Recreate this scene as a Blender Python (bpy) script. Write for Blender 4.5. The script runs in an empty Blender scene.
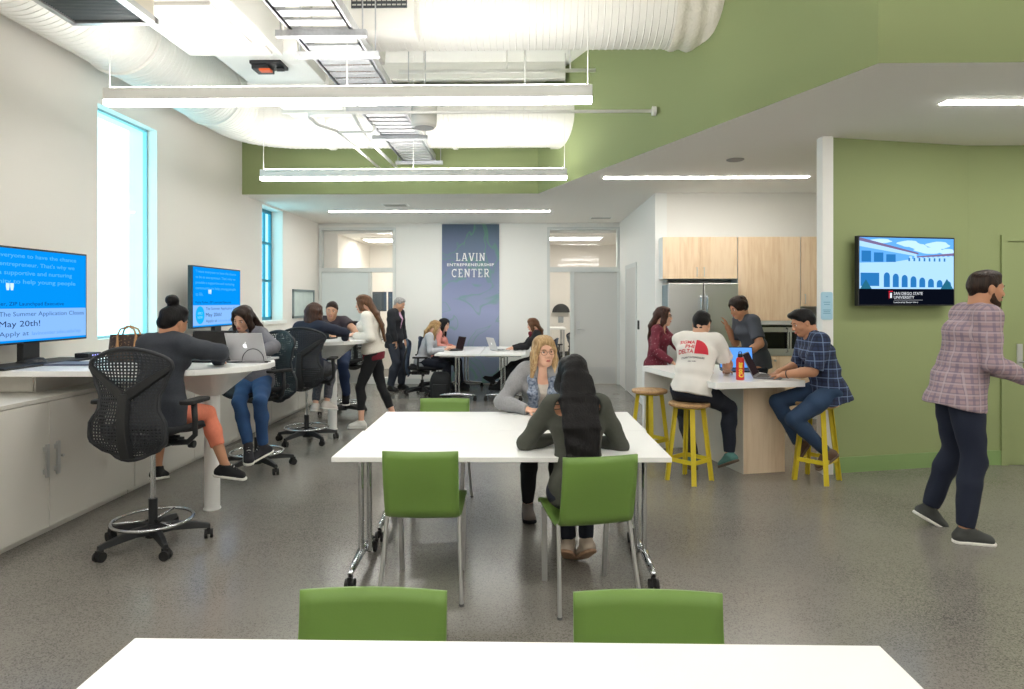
import bpy, bmesh, math, random
import numpy as np
from mathutils import Vector, Matrix
PI = math.pi
R = math.radians
rng = random.Random(7)
scene = bpy.context.scene
COL = scene.collection

# ------------------------------------------------------------------ materials
MATS = {}
def _new(name):
    m = bpy.data.materials.new(name); m.use_nodes = True
    nt = m.node_tree
    for n in list(nt.nodes):
        nt.nodes.remove(n)
    out = nt.nodes.new('ShaderNodeOutputMaterial')
    return m, nt, out
def srgb(r, g, b):
    f = lambda c: (c/255/12.92) if c/255 <= .04045 else ((c/255+.055)/1.055)**2.4
    return (f(r), f(g), f(b), 1)
def mat(name, rgb, rough=.6, metal=0, spec=.5, noise=0, nscale=20, bump=0, bscale=60, rgb2=None, stretch=None, coat=0, sheen=0):
    """Principled material; `noise` mixes towards rgb2 (or a slight variation) with a procedural noise."""
    if name in MATS: return MATS[name]
    m, nt, out = _new(name)
    b = nt.nodes.new('ShaderNodeBsdfPrincipled')
    nt.links.new(b.outputs[0], out.inputs[0])
    c = srgb(*rgb)
    b.inputs['Base Color'].default_value = c
    b.inputs['Roughness'].default_value = rough
    b.inputs['Metallic'].default_value = metal
    b.inputs['Specular IOR Level'].default_value = spec
    b.inputs['Coat Weight'].default_value = coat
    b.inputs['Sheen Weight'].default_value = sheen
    tc = nt.nodes.new('ShaderNodeTexCoord')
    mp = nt.nodes.new('ShaderNodeMapping')
    nt.links.new(tc.outputs['Object'], mp.inputs[0])
    if stretch: mp.inputs['Scale'].default_value = stretch
    if noise:
        n = nt.nodes.new('ShaderNodeTexNoise'); n.inputs['Scale'].default_value = nscale
        n.inputs['Detail'].default_value = 4
        nt.links.new(mp.outputs[0], n.inputs[0])
        mx = nt.nodes.new('ShaderNodeMix'); mx.data_type = 'RGBA'
        rp = nt.nodes.new('ShaderNodeValToRGB')
        rp.color_ramp.elements[0].position = .35; rp.color_ramp.elements[1].position = .68
        nt.links.new(n.outputs[0], rp.inputs[0])
        k = nt.nodes.new('ShaderNodeMath'); k.operation = 'MULTIPLY'; k.inputs[1].default_value = noise
        nt.links.new(rp.outputs[0], k.inputs[0]); nt.links.new(k.outputs[0], mx.inputs[0])
        mx.inputs[6].default_value = c
        mx.inputs[7].default_value = srgb(*rgb2) if rgb2 else tuple(x*.7 for x in c[:3])+(1,)
        nt.links.new(mx.outputs[2], b.inputs['Base Color'])
    if bump:
        n2 = nt.nodes.new('ShaderNodeTexNoise'); n2.inputs['Scale'].default_value = bscale
        nt.links.new(mp.outputs[0], n2.inputs[0])
        bp = nt.nodes.new('ShaderNodeBump'); bp.inputs['Strength'].default_value = bump
        bp.inputs['Distance'].default_value = .01
        nt.links.new(n2.outputs[0], bp.inputs['Height']); nt.links.new(bp.outputs[0], b.inputs['Normal'])
    MATS[name] = m
    return m
def emit(name, rgb, strength):
    if name in MATS: return MATS[name]
    m, nt, out = _new(name)
    e = nt.nodes.new('ShaderNodeEmission'); e.inputs[0].default_value = srgb(*rgb); e.inputs[1].default_value = strength
    nt.links.new(e.outputs[0], out.inputs[0])
    MATS[name] = m
    return m
def glassmat(name, rgb=(255, 255, 255), gloss=.08):
    m, nt, out = _new(name)
    t = nt.nodes.new('ShaderNodeBsdfTransparent'); t.inputs[0].default_value = srgb(*rgb)
    g = nt.nodes.new('ShaderNodeBsdfGlossy'); g.inputs['Roughness'].default_value = .03
    mx = nt.nodes.new('ShaderNodeMixShader')
    mx.inputs[0].default_value = .03
    nt.links.new(t.outputs[0], mx.inputs[1]); nt.links.new(g.outputs[0], mx.inputs[2])
    nt.links.new(mx.outputs[0], out.inputs[0])
    MATS[name] = m
    return m
def wood(name, a, b, scale=(30, 30, 3), rough=.45):
    if name in MATS: return MATS[name]
    m, nt, out = _new(name)
    p = nt.nodes.new('ShaderNodeBsdfPrincipled'); nt.links.new(p.outputs[0], out.inputs[0])
    p.inputs['Roughness'].default_value = rough
    tc = nt.nodes.new('ShaderNodeTexCoord'); mp = nt.nodes.new('ShaderNodeMapping')
    mp.inputs['Scale'].default_value = scale
    nt.links.new(tc.outputs['Object'], mp.inputs[0])
    n = nt.nodes.new('ShaderNodeTexNoise'); n.inputs['Scale'].default_value = 1; n.inputs['Detail'].default_value = 6
    n.inputs['Distortion'].default_value = .6
    nt.links.new(mp.outputs[0], n.inputs[0])
    # broad veneer leaves: bands a third of a metre wide, each a slightly different tone
    mp2 = nt.nodes.new('ShaderNodeMapping'); mp2.inputs['Scale'].default_value = (scale[0]*.16, scale[1]*.16, scale[2]*.02)
    nt.links.new(tc.outputs['Object'], mp2.inputs[0])
    v = nt.nodes.new('ShaderNodeTexVoronoi'); v.inputs['Scale'].default_value = 1
    nt.links.new(mp2.outputs[0], v.inputs['Vector'])
    sp = nt.nodes.new('ShaderNodeSeparateColor'); nt.links.new(v.outputs['Color'], sp.inputs[0])
    ad = nt.nodes.new('ShaderNodeMath'); ad.operation = 'MULTIPLY_ADD'; ad.inputs[1].default_value = .28
    nt.links.new(sp.outputs[0], ad.inputs[0]); nt.links.new(n.outputs[0], ad.inputs[2])
    rp = nt.nodes.new('ShaderNodeValToRGB')
    rp.color_ramp.elements[0].position = .36; rp.color_ramp.elements[0].color = srgb(*b)
    rp.color_ramp.elements[1].position = .78; rp.color_ramp.elements[1].color = srgb(*a)
    nt.links.new(ad.outputs[0], rp.inputs[0]); nt.links.new(rp.outputs[0], p.inputs['Base Color'])
    MATS[name] = m
    return m
def plaid(name, base, c1, c2, sx=14, sz=14, w=.25):
    """woven check: stripes along the wearer's height and girth (object space)"""
    if name in MATS: return MATS[name]
    m, nt, out = _new(name)
    p = nt.nodes.new('ShaderNodeBsdfPrincipled'); nt.links.new(p.outputs[0], out.inputs[0])
    p.inputs['Roughness'].default_value = .85
    tc = nt.nodes.new('ShaderNodeTexCoord'); sp = nt.nodes.new('ShaderNodeSeparateXYZ')
    nt.links.new(tc.outputs['Object'], sp.inputs[0])
    cur = None
    col = srgb(*base)
    def stripe(src, freq, ph, width):
        a = nt.nodes.new('ShaderNodeMath'); a.operation = 'MULTIPLY_ADD'; a.inputs[1].default_value = freq; a.inputs[2].default_value = ph
        nt.links.new(src, a.inputs[0])
        f = nt.nodes.new('ShaderNodeMath'); f.operation = 'FRACT'; nt.links.new(a.outputs[0], f.inputs[0])
        g = nt.nodes.new('ShaderNodeMath'); g.operation = 'LESS_THAN'; g.inputs[1].default_value = width
        nt.links.new(f.outputs[0], g.inputs[0])
        h = nt.nodes.new('ShaderNodeMath'); h.operation = 'MULTIPLY'; h.inputs[1].default_value = .6
        nt.links.new(g.outputs[0], h.inputs[0])
        return h.outputs[0]
    # weave runs across the cloth: use x on faces that look along y and the other way round
    ns = nt.nodes.new('ShaderNodeSeparateXYZ'); nt.links.new(tc.outputs['Normal'], ns.inputs[0])
    ab = []
    for k in (0, 1):
        q = nt.nodes.new('ShaderNodeMath'); q.operation = 'ABSOLUTE'; nt.links.new(ns.outputs[k], q.inputs[0]); ab.append(q)
    gt = nt.nodes.new('ShaderNodeMath'); gt.operation = 'GREATER_THAN'; nt.links.new(ab[0].outputs[0], gt.inputs[0]); nt.links.new(ab[1].outputs[0], gt.inputs[1])
    xy = nt.nodes.new('ShaderNodeMix'); xy.data_type = 'FLOAT'
    nt.links.new(gt.outputs[0], xy.inputs[0]); nt.links.new(sp.outputs[0], xy.inputs[2]); nt.links.new(sp.outputs[1], xy.inputs[3])
    last = None
    for (src, freq, ph, wd, cc) in ((sp.outputs[2], sz, 0, w, c1), (xy.outputs[0], sx, .3, w, c1),
                                    (sp.outputs[2], sz*.5, .55, w*.35, c2), (xy.outputs[0], sx*.5, .1, w*.35, c2)):
        mx = nt.nodes.new('ShaderNodeMix'); mx.data_type = 'RGBA'
        nt.links.new(stripe(src, freq, ph, wd), mx.inputs[0])
        if last is None: mx.inputs[6].default_value = col
        else: nt.links.new(last, mx.inputs[6])
        mx.inputs[7].default_value = srgb(*cc)
        last = mx.outputs[2]
    nt.links.new(last, p.inputs['Base Color'])
    MATS[name] = m
    return m
def dots(name, base, c, scale=45, th=.28):
    if name in MATS: return MATS[name]
    m, nt, out = _new(name)
    p = nt.nodes.new('ShaderNodeBsdfPrincipled'); nt.links.new(p.outputs[0], out.inputs[0])
    p.inputs['Roughness'].default_value = .85
    tc = nt.nodes.new('ShaderNodeTexCoord'); v = nt.nodes.new('ShaderNodeTexVoronoi'); v.inputs['Scale'].default_value = scale
    nt.links.new(tc.outputs['Object'], v.inputs['Vector'])
    l = nt.nodes.new('ShaderNodeMath'); l.operation = 'LESS_THAN'; l.inputs[1].default_value = th
    nt.links.new(v.outputs['Distance'], l.inputs[0])
    mx = nt.nodes.new('ShaderNodeMix'); mx.data_type = 'RGBA'
    nt.links.new(l.outputs[0], mx.inputs[0]); mx.inputs[6].default_value = srgb(*base); mx.inputs[7].default_value = srgb(*c)
    nt.links.new(mx.outputs[2], p.inputs['Base Color'])
    MATS[name] = m
    return m
def hairmat(name, a, b, rough=.42):
    return mat(name, a, rough=rough, noise=1, nscale=5, rgb2=b, stretch=(22, 22, 2.2), bump=.5, bscale=7, spec=.22)

# ------------------------------------------------------------------ mesh builder
class MB:
    def __init__(s):
        s.v = []; s.f = []; s.mi = []; s.cur = 0
    def add(s, vs, fs):
        o = len(s.v); s.v += [tuple(v) for v in vs]
        for f in fs:
            s.f.append(tuple(i+o for i in f)); s.mi.append(s.cur)
        return s
    def box(s, x0, x1, y0, y1, z0, z1):
        vs = [(x, y, z) for z in (z0, z1) for y in (y0, y1) for x in (x0, x1)]
        return s.add(vs, [(0, 2, 3, 1), (4, 5, 7, 6), (0, 1, 5, 4), (2, 6, 7, 3), (0, 4, 6, 2), (1, 3, 7, 5)])
    def obox(s, c, ax, ay, az):
        """box with centre c and three half-extent vectors"""
        c, ax, ay, az = map(Vector, (c, ax, ay, az))
        vs = [c+ax*i+ay*j+az*k for k in (-1, 1) for j in (-1, 1) for i in (-1, 1)]
        return s.add(vs, [(0, 2, 3, 1), (4, 5, 7, 6), (0, 1, 5, 4), (2, 6, 7, 3), (0, 4, 6, 2), (1, 3, 7, 5)])
    def bar(s, p0, p1, w, h, up=(0, 0, 1)):
        """rectangular bar from p0 to p1, w across, h along `up`"""
        p0, p1 = Vector(p0), Vector(p1); d = (p1-p0)
        up = Vector(up); sd = d.cross(up).normalized(); u = sd.cross(d).normalized()
        return s.obox((p0+p1)/2, d/2, sd*w/2, u*h/2)
    def prism(s, poly, z0, z1):
        n = len(poly)
        vs = [(x, y, z0) for x, y in poly]+[(x, y, z1) for x, y in poly]
        fs = [tuple(range(n-1, -1, -1)), tuple(range(n, 2*n))]+[(i, (i+1) % n, n+(i+1) % n, n+i) for i in range(n)]
        return s.add(vs, fs)
    def cyl(s, p0, p1, r0, r1=None, n=16, caps=True):
        if r1 is None: r1 = r0
        p0, p1 = Vector(p0), Vector(p1); d = (p1-p0).normalized()
        a = d.orthogonal().normalized(); b = d.cross(a)
        vs = [p0+(a*math.cos(2*PI*i/n)+b*math.sin(2*PI*i/n))*r0 for i in range(n)]
        vs += [p1+(a*math.cos(2*PI*i/n)+b*math.sin(2*PI*i/n))*r1 for i in range(n)]
        fs = [(i, (i+1) % n, n+(i+1) % n, n+i) for i in range(n)]
        if caps: fs += [tuple(range(n-1, -1, -1)), tuple(range(n, 2*n))]
        return s.add(vs, fs)
    def tube(s, pts, r, n=10, closed=False, flat=None):
        """tube along a path; flat=(w,h) gives an elliptical section"""
        pts = [Vector(p) for p in pts]; m = len(pts)
        rs = r if isinstance(r, (list, tuple)) else [r]*m
        prev = None; vs = []
        for i, p in enumerate(pts):
            if closed: t = (pts[(i+1) % m]-pts[i-1]).normalized()
            else: t = (pts[min(i+1, m-1)]-pts[max(i-1, 0)]).normalized()
            if prev is None: a = t.orthogonal().normalized()
            else: a = (prev-t*prev.dot(t)).normalized()
            prev = a; b = t.cross(a)
            for k in range(n):
                c, q = math.cos(2*PI*k/n), math.sin(2*PI*k/n)
                vs.append(p+(a*c+b*q)*rs[i])
        fs = []
        for i in range(m if closed else m-1):
            j = (i+1) % m
            for k in range(n):
                fs.append((i*n+k, i*n+(k+1) % n, j*n+(k+1) % n, j*n+k))
        if not closed: fs += [tuple(range(n-1, -1, -1)), tuple((m-1)*n+k for k in range(n))]
        return s.add(vs, fs)
    def lathe(s, prof, n=24, c=(0, 0, 0)):
        """profile of (r, z) turned about the z axis at c"""
        vs = []; m = len(prof)
        for r, z in prof:
            for k in range(n):
                vs.append((c[0]+r*math.cos(2*PI*k/n), c[1]+r*math.sin(2*PI*k/n), c[2]+z))
        fs = [(i*n+k, i*n+(k+1) % n, (i+1)*n+(k+1) % n, (i+1)*n+k) for i in range(m-1) for k in range(n)]
        if prof[0][0] > 1e-5: fs.append(tuple(range(n-1, -1, -1)))
        if prof[-1][0] > 1e-5: fs.append(tuple((m-1)*n+k for k in range(n)))
        return s.add(vs, fs)
    def sheet(s, fn, nu, nv):
        vs = [fn(i/nu, j/nv) for j in range(nv+1) for i in range(nu+1)]
        return s.add(vs, [(j*(nu+1)+i, j*(nu+1)+i+1, (j+1)*(nu+1)+i+1, (j+1)*(nu+1)+i) for j in range(nv) for i in range(nu)])
    def move(s, M):
        s.v = [tuple(M @ Vector(v)) for v in s.v]; return s
    def mesh(s, name):
        me = bpy.data.meshes.new(name); me.from_pydata(s.v, [], s.f); me.update()
        bm = bmesh.new(); bm.from_mesh(me)
        bmesh.ops.remove_doubles(bm, verts=bm.verts, dist=1e-6)
        bmesh.ops.recalc_face_normals(bm, faces=bm.faces)
        bm.to_mesh(me); bm.free()
        return me

def link(name, me, mats, parent=None, loc=None, smooth=False, bevel=0, solid=0):
    o = bpy.data.objects.new(name, me); COL.objects.link(o)
    for m in (mats if isinstance(mats, (list, tuple)) else [mats]): me.materials.append(m)
    if parent is not None: o.parent = parent
    if loc is not None: o.location = loc
    if smooth:
        me.polygons.foreach_set('use_smooth', [True]*len(me.polygons))
        if smooth == 'auto': me.set_sharp_from_angle(angle=R(38))
    if solid:
        md = o.modifiers.new('thickness', 'SOLIDIFY'); md.thickness = solid; md.offset = 0
    if bevel:
        b = o.modifiers.new('bevel', 'BEVEL'); b.width = bevel; b.segments = 2; b.limit_method = 'ANGLE'; b.angle_limit = R(40)
    return o
def obj(name, mb, m, parent=None, loc=None, smooth=False, bevel=0, solid=0):
    if len(mb.mi) and isinstance(m, (list, tuple)):
        me = bpy.data.meshes.new(name); me.from_pydata(mb.v, [], mb.f)
        me.polygons.foreach_set('material_index', mb.mi); me.update()
        bm = bmesh.new(); bm.from_mesh(me); bmesh.ops.recalc_face_normals(bm, faces=bm.faces); bm.to_mesh(me); bm.free()
    else: me = mb.mesh(name)
    return link(name, me, m, parent, loc, smooth, bevel, solid)
def tag(o, label=None, cat=None, group=None, kind=None):
    if label: o['label'] = label
    if cat: o['category'] = cat
    if group: o['group'] = group
    if kind: o['kind'] = kind
    return o
def thing(name, label, cat, loc=(0, 0, 0), rotz=0, group=None):
    o = bpy.data.objects.new(name, None); COL.objects.link(o); o.empty_display_size = .05
    o.location = loc; o.rotation_euler = (0, 0, rotz)
    return tag(o, label, cat, group)
def struct(name, mb, m, parent=None, label=None, **kw):
    o = obj(name, mb, m, parent, **kw)
    if parent is None: tag(o, label, kind='structure')
    return o
def copy_tree(o, parent=None):
    c = o.copy(); COL.objects.link(c); c.parent = parent
    for ch in list(o.children): copy_tree(ch, c)
    return c
def put(proto, first, loc, rotz, label, group=None):
    """place the prototype itself the first time, a copy of it and of its parts afterwards"""
    o = proto if first else copy_tree(proto)
    o.location = loc; o.rotation_euler = (0, 0, rotz); o['label'] = label
    if group: o['group'] = group
    elif 'group' in o: del o['group']
    return o
def text_mesh(s, size, offset=0.0, extrude=.001, align='CENTER', spacing=1.0, xscale=1.0):
    """lettering as MB in the xz plane, facing -y, origin at the baseline centre"""
    cu = bpy.data.curves.new('lettering', 'FONT'); cu.body = s; cu.size = size; cu.offset = offset; cu.extrude = extrude
    cu.align_x = align; cu.space_character = spacing; cu.resolution_u = 3
    o = bpy.data.objects.new('lettering', cu); COL.objects.link(o)
    dg = bpy.context.evaluated_depsgraph_get(); dg.update()
    me = bpy.data.meshes.new_from_object(o.evaluated_get(dg))
    mb = MB(); mb.add([(v.co.x*xscale, -v.co.z, v.co.y) for v in me.vertices], [tuple(p.vertices) for p in me.polygons])
    bpy.data.objects.remove(o); bpy.data.curves.remove(cu); bpy.data.meshes.remove(me)
    return mb
def rrect(x0, x1, y0, y1, r, n=6):
    pts = []
    for cx, cy, a0 in ((x1-r, y1-r, 0), (x0+r, y1-r, 90), (x0+r, y0+r, 180), (x1-r, y0+r, 270)):
        for i in range(n+1):
            a = R(a0+90*i/n); pts.append((cx+r*math.cos(a), cy+r*math.sin(a)))
    return pts

# ------------------------------------------------------------------ palette
M = dict(
    wall=mat('warm_white_paint', (237, 233, 226), rough=.8, bump=.05, bscale=150),
    white=mat('white_paint', (238, 238, 234), rough=.7),
    green=mat('olive_green_paint', (143, 155, 107), rough=.75, bump=.04, bscale=150),
    ceiling=mat('ceiling_paint', (240, 237, 230), rough=.8),
    deck=mat('white_painted_deck', (235, 235, 230), rough=.7),
    frame=mat('pale_door_frame_paint', (214, 218, 216), rough=.5),
    greydoor=mat('light_grey_door_paint', (206, 206, 203), rough=.5),
    laminate=mat('white_laminate', (243, 243, 241), rough=.28),
    cabinet=mat('cabinet_laminate', (214, 211, 203), rough=.4),
    duct=mat('white_duct_paint', (240, 238, 232), rough=.45),
    steel=mat('brushed_steel', (205, 206, 206), rough=.42, metal=1, bump=.05, bscale=30, stretch=(2, 2, 60)),
    chrome=mat('chrome', (205, 208, 212), rough=.12, metal=1),
    alu=mat('satin_aluminium', (190, 190, 190), rough=.35, metal=.85),
    galv=mat('galvanised_steel', (206, 208, 212), rough=.45, metal=.5, noise=.4, nscale=40),
    plastic=mat('black_plastic', (26, 28, 31), rough=.5),
    mesh=mat('charcoal_back_polymer', (34, 37, 42), rough=.6),
    fabricseat=mat('black_seat_fabric', (28, 30, 34), rough=.9),
    bluemesh=mat('blue_grey_chair_mesh', (45, 62, 84), rough=.6),
    rubber=mat('rubber', (18, 18, 19), rough=.7),
    chairgreen=mat('grass_green_polyurethane', (112, 146, 68), rough=.42, bump=.03, bscale=200),
    yellow=mat('yellow_powder_coat', (212, 190, 40), rough=.4),
    screenblack=mat('black_glass', (12, 13, 16), rough=.12),
    teal=mat('teal_window_paint', (36, 132, 158), rough=.4),
    maple=wood('maple_veneer', (240, 214, 182), (224, 190, 152)),
    islandwood=wood('pale_maple_panel', (232, 210, 182), (216, 190, 158)),
    seatwood=wood('stool_seat_wood', (196, 158, 112), (160, 120, 80), scale=(6, 60, 60)),
        skin1=mat('fair_skin', (224, 178, 152), rough=.55, noise=.25, nscale=12, rgb2=(206, 150, 126)),
    skin2=mat('tan_skin', (190, 138, 106), rough=.55, noise=.25, nscale=12, rgb2=(166, 112, 84)),
    skin3=mat('light_tan_skin', (206, 158, 128), rough=.55, noise=.25, nscale=12, rgb2=(184, 130, 102)),
)
# ================================================================== THE ROOM
XL, YB, HL, HH = -3.95, 12.35, 3.06, 4.53      # left wall, back wall, low ceiling, high ceiling
XR, YN = 6.2, -4.0                              # right wall and the wall behind the photographer
DA, DB = (0.18, 9.0), (2.22, 4.13)              # the slanting green fascia runs between these points

def floor_material():
    m, nt, out = _new('polished_concrete')
    p = nt.nodes.new('ShaderNodeBsdfPrincipled'); nt.links.new(p.outputs[0], out.inputs[0])
    tc = nt.nodes.new('ShaderNodeTexCoord')
    v = nt.nodes.new('ShaderNodeTexVoronoi'); v.inputs['Scale'].default_value = 150
    n1 = nt.nodes.new('ShaderNodeTexNoise'); n1.inputs['Scale'].default_value = 160; n1.inputs['Detail'].default_value = 5
    n2 = nt.nodes.new('ShaderNodeTexNoise'); n2.inputs['Scale'].default_value = 1.1; n2.inputs['Detail'].default_value = 5
    for n in (v, n1, n2): nt.links.new(tc.outputs['Object'], n.inputs['Vector'])
    sp = nt.nodes.new('ShaderNodeSeparateColor'); nt.links.new(v.outputs['Color'], sp.inputs[0])
    a = nt.nodes.new('ShaderNodeMath'); a.operation = 'MULTIPLY_ADD'; a.inputs[1].default_value = .38
    nt.links.new(sp.outputs[0], a.inputs[0]); nt.links.new(n1.outputs[0], a.inputs[2])
    b = nt.nodes.new('ShaderNodeMath'); b.operation = 'MULTIPLY_ADD'; b.inputs[1].default_value = .55
    nt.links.new(n2.outputs[0], b.inputs[0]); nt.links.new(a.outputs[0], b.inputs[2])
    r = nt.nodes.new('ShaderNodeValToRGB')
    r.color_ramp.elements[0].position = .55; r.color_ramp.elements[0].color = srgb(74, 72, 68)
    r.color_ramp.elements[1].position = 1.3 if False else 1.0; r.color_ramp.elements[1].color = srgb(134, 130, 123)
    nt.links.new(b.outputs[0], r.inputs[0]); nt.links.new(r.outputs[0], p.inputs['Base Color'])
    q = nt.nodes.new('ShaderNodeMapRange'); q.inputs['To Min'].default_value = .14; q.inputs['To Max'].default_value = .26
    nt.links.new(n2.outputs[0], q.inputs[0]); nt.links.new(q.outputs[0], p.inputs['Roughness'])
    p.inputs['Specular IOR Level'].default_value = .55
    return m
struct('floor', MB().box(XL-.3, XR+.2, YN-.2, 15.4, -.12, 0), floor_material(), label='grey speckled polished concrete floor')

# left wall: piers around the two window openings
W1, W2 = (5.93, 6.90, 1.21, 3.40), (9.69, 10.52, 1.27, 3.03)
def holed_wall(mb, x0, x1, ya, yb, z0, z1, holes):
    y = ya
    for (a, b, c, d) in holes:
        mb.box(x0, x1, y, a, z0, z1); mb.box(x0, x1, a, b, z0, c); mb.box(x0, x1, a, b, d, z1); y = b
    return mb.box(x0, x1, y, yb, z0, z1)
struct('wall_left', holed_wall(MB(), XL-.3, XL, YN, YB, 0, HH, [W1, W2]), M['wall'], label='warm white left wall')

def window(name, ya, yb, z0, z1, xg, bars_y, bars_z, label, fw=.05, fm=None):
    fm = fm or M['teal']
    t = tag(obj(name, MB().box(xg-.02, xg+.02, ya, ya+fw, z0, z1).box(xg-.02, xg+.02, yb-fw, yb, z0, z1)
            .box(xg-.02, xg+.02, ya, yb, z0, z0+fw).box(xg-.02, xg+.02, ya, yb, z1-fw, z1), fm), label, kind='structure')
    mb = MB()
    for y in bars_y: mb.box(xg-.018, xg+.018, y-.02, y+.02, z0, z1)
    for z in bars_z: mb.box(xg-.018, xg+.018, ya, yb, z-.02, z+.02)
    if bars_y or bars_z: obj('window_bars', mb, M['teal'], t)
    obj('pane', MB().box(xg-.004, xg+.004, ya+.05, yb-.05, z0+.05, z1-.05), MATS.get('clear_glass') or glassmat('clear_glass'), t)
    return t
window('window_1', W1[0], W1[1], W1[2], W1[3], XL-.12, [], [], 'tall bright plain window in the left wall between the two wall screens', .022, mat('pale_cyan_frame', (150, 200, 214), rough=.4))
window('window_2', W2[0], W2[1], W2[2], W2[3], XL-.2, [W2[0]+.3, W2[0]+.56], [1.9, 2.5], 'tall window with blue-green bars near the back left corner')
struct('window_3', MB().box(XL-.01, XL+.05, W2[0]-.06, W2[1]+.06, W2[2]-.05, W2[2]), M['white'], label='white sill under the barred window')

# back wall with two glazed openings
GL = (-3.93, -2.46); GR = (.42, 1.79); DH = 2.13
bw = MB()
for x0, x1 in ((XL-.3, GL[0]), (GL[1], GR[0])): bw.box(x0, x1, YB, YB+.14, 0, HH)
bw.box(GL[0], GL[1], YB, YB+.14, 2.98, HH).box(GR[0], GR[1], YB, YB+.14, 2.98, HH)
bw.box(1.79, XR+.2, YB, YB+.14, 0, HH)
struct('wall_back', bw, M['white'], label='white back wall of the main room')

def bars(rects, y0, y1):
    mb = MB()
    for a, b, c, d in rects: mb.box(a, b, y0, y1, c, d)
    return mb
CG = MATS['clear_glass']
# left glazed bay: frame, pale door, glass
o = struct('trim_1', bars([(GL[0], GL[0]+.05, 0, 2.98), (GL[1]-.06, GL[1], 0, 2.98), (GL[0]+.05, GL[1]-.06, 2.93, 2.98), (GL[0]+.05, GL[1]-.06, DH, DH+.08),
    (-2.99, -2.94, 0, DH), (-2.94, GL[1]-.06, 0, .12)], YB-.03, YB+.12), M['frame'], label='pale metal frame of the glazed bay at back left')
obj('glass', bars([(GL[0]+.05, GL[1]-.06, DH+.08, 2.93), (-2.94, GL[1]-.06, .12, DH)], YB+.04, YB+.05), CG, o)
o = struct('door_1', MB().box(GL[0]+.05, -2.99, YB, YB+.045, .01, DH), mat('pale_blue_grey_door', (218, 226, 226), rough=.5), label='pale blank door in the left glazed bay')
obj('door_handle', MB().box(-3.1, -3.06, YB-.05, YB, .98, 1.12), M['steel'], o)
obj('kick_plate', MB().box(GL[0]+.08, -3.02, YB-.004, YB, .02, .3), M['steel'], o)
# right glazed bay
o = struct('trim_2', bars([(GR[0], GR[0]+.05, 0, 2.98), (1.74, 1.79, 0, 2.98), (GR[0]+.05, 1.74, 2.93, 2.98), (GR[0]+.05, 1.74, DH, DH+.09),
    (.86, .93, 0, DH), (GR[0]+.05, .86, 0, .1)], YB-.03, YB+.12), M['frame'], label='pale metal frame of the glazed bay at back right')
obj('glass', bars([(GR[0]+.05, 1.74, DH+.09, 2.93), (GR[0]+.05, .86, .1, DH)], YB+.04, YB+.05), CG, o)
o = struct('door_2', MB().box(.93, 1.74, YB, YB+.045, .01, DH), M['greydoor'], label='light grey door with a lever handle in the right glazed bay')
obj('kick_plate', MB().box(.96, 1.71, YB-.004, YB, .03, .33), M['steel'], o)
hb = MB().box(.97, 1.04, YB-.012, YB, .96, 1.2)
hb.tube([(1.0, YB-.01, 1.05), (1.0, YB-.06, 1.05), (1.13, YB-.06, 1.04)], .011)
obj('door_handle', hb, M['steel'], o)

# offices behind the glazing
OC = 2.78
struct('wall_office_left', MB().box(XL-.3, -3.62, YB+.14, 15.2, 0, OC+.1).box(-3.62, -1.6, 15.1, 15.2, 0, OC+.1).box(-1.7, -1.6, YB+.14, 15.1, 0, OC+.1), M['wall'],
       label='cream walls of the office behind the left glazed bay')
struct('wall_office_right', MB().box(-.9, -.8, YB+.14, 15.2, 0, OC+.1).box(-.8, 2.7, 15.1, 15.2, 0, OC+.1).box(2.6, 2.7, YB+.14, 15.1, 0, OC+.1), M['wall'],
       label='cream walls of the office behind the right glazed bay')
struct('ceiling_office', MB().box(XL-.3, 2.8, YB+.14, 15.3, OC+.1, OC+.2), M['ceiling'], label='white tiled office ceiling')
for i, (x, y) in enumerate(((-2.75, 13.6), (.95, 13.3))):
    t = thing('ceiling_panel_light', 'square flat ceiling panel light in the %s back office' % ('left', 'right')[i], 'ceiling light', (x, y, OC+.1))
    obj('frame', MB().box(-.62, .62, -.32, .32, -.03, 0), M['white'], t)
    obj('diffuser', MB().box(-.58, .58, -.28, .28, -.036, -.03), emit('office_panel', (255, 250, 240), 16), t)

# wall stub towards the kitchen, kitchen back wall, wall parallel behind
struct('wall_kitchen_left', MB().box(1.79, 1.95, 8.98, YB, 0, HL), M['white'], label='white wall running back beside the kitchen alcove')
struct('trim_3', bars([(1.775, 1.79, 2.13, 2.2)], 10.5, 11.55).box(1.775, 1.79, 10.45, 10.52, 0, 2.2).box(1.775, 1.79, 11.5, 11.57, 0, 2.2), M['frame'],
       label='door frame on the white side wall beside the kitchen')
struct('door_3', MB().box(1.78, 1.79, 10.52, 11.5, .01, 2.13), M['greydoor'], label='white side door left of the kitchen')
struct('wall_kitchen_back', MB().box(1.80, XR, 9.25, 9.35, 0, HL), M['wall'], label='wall behind the kitchen cabinets')
struct('wall_soffit', MB().box(1.80, 4.6, 9.0, 9.25, 2.44, HL), M['wall'], label='cream wall above the kitchen cabinets')
struct('wall_kitchen_right', MB().box(4.5, 4.6, 6.45, 9.25, 0, HL), M['wall'], label='wall closing the kitchen on the right')
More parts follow.
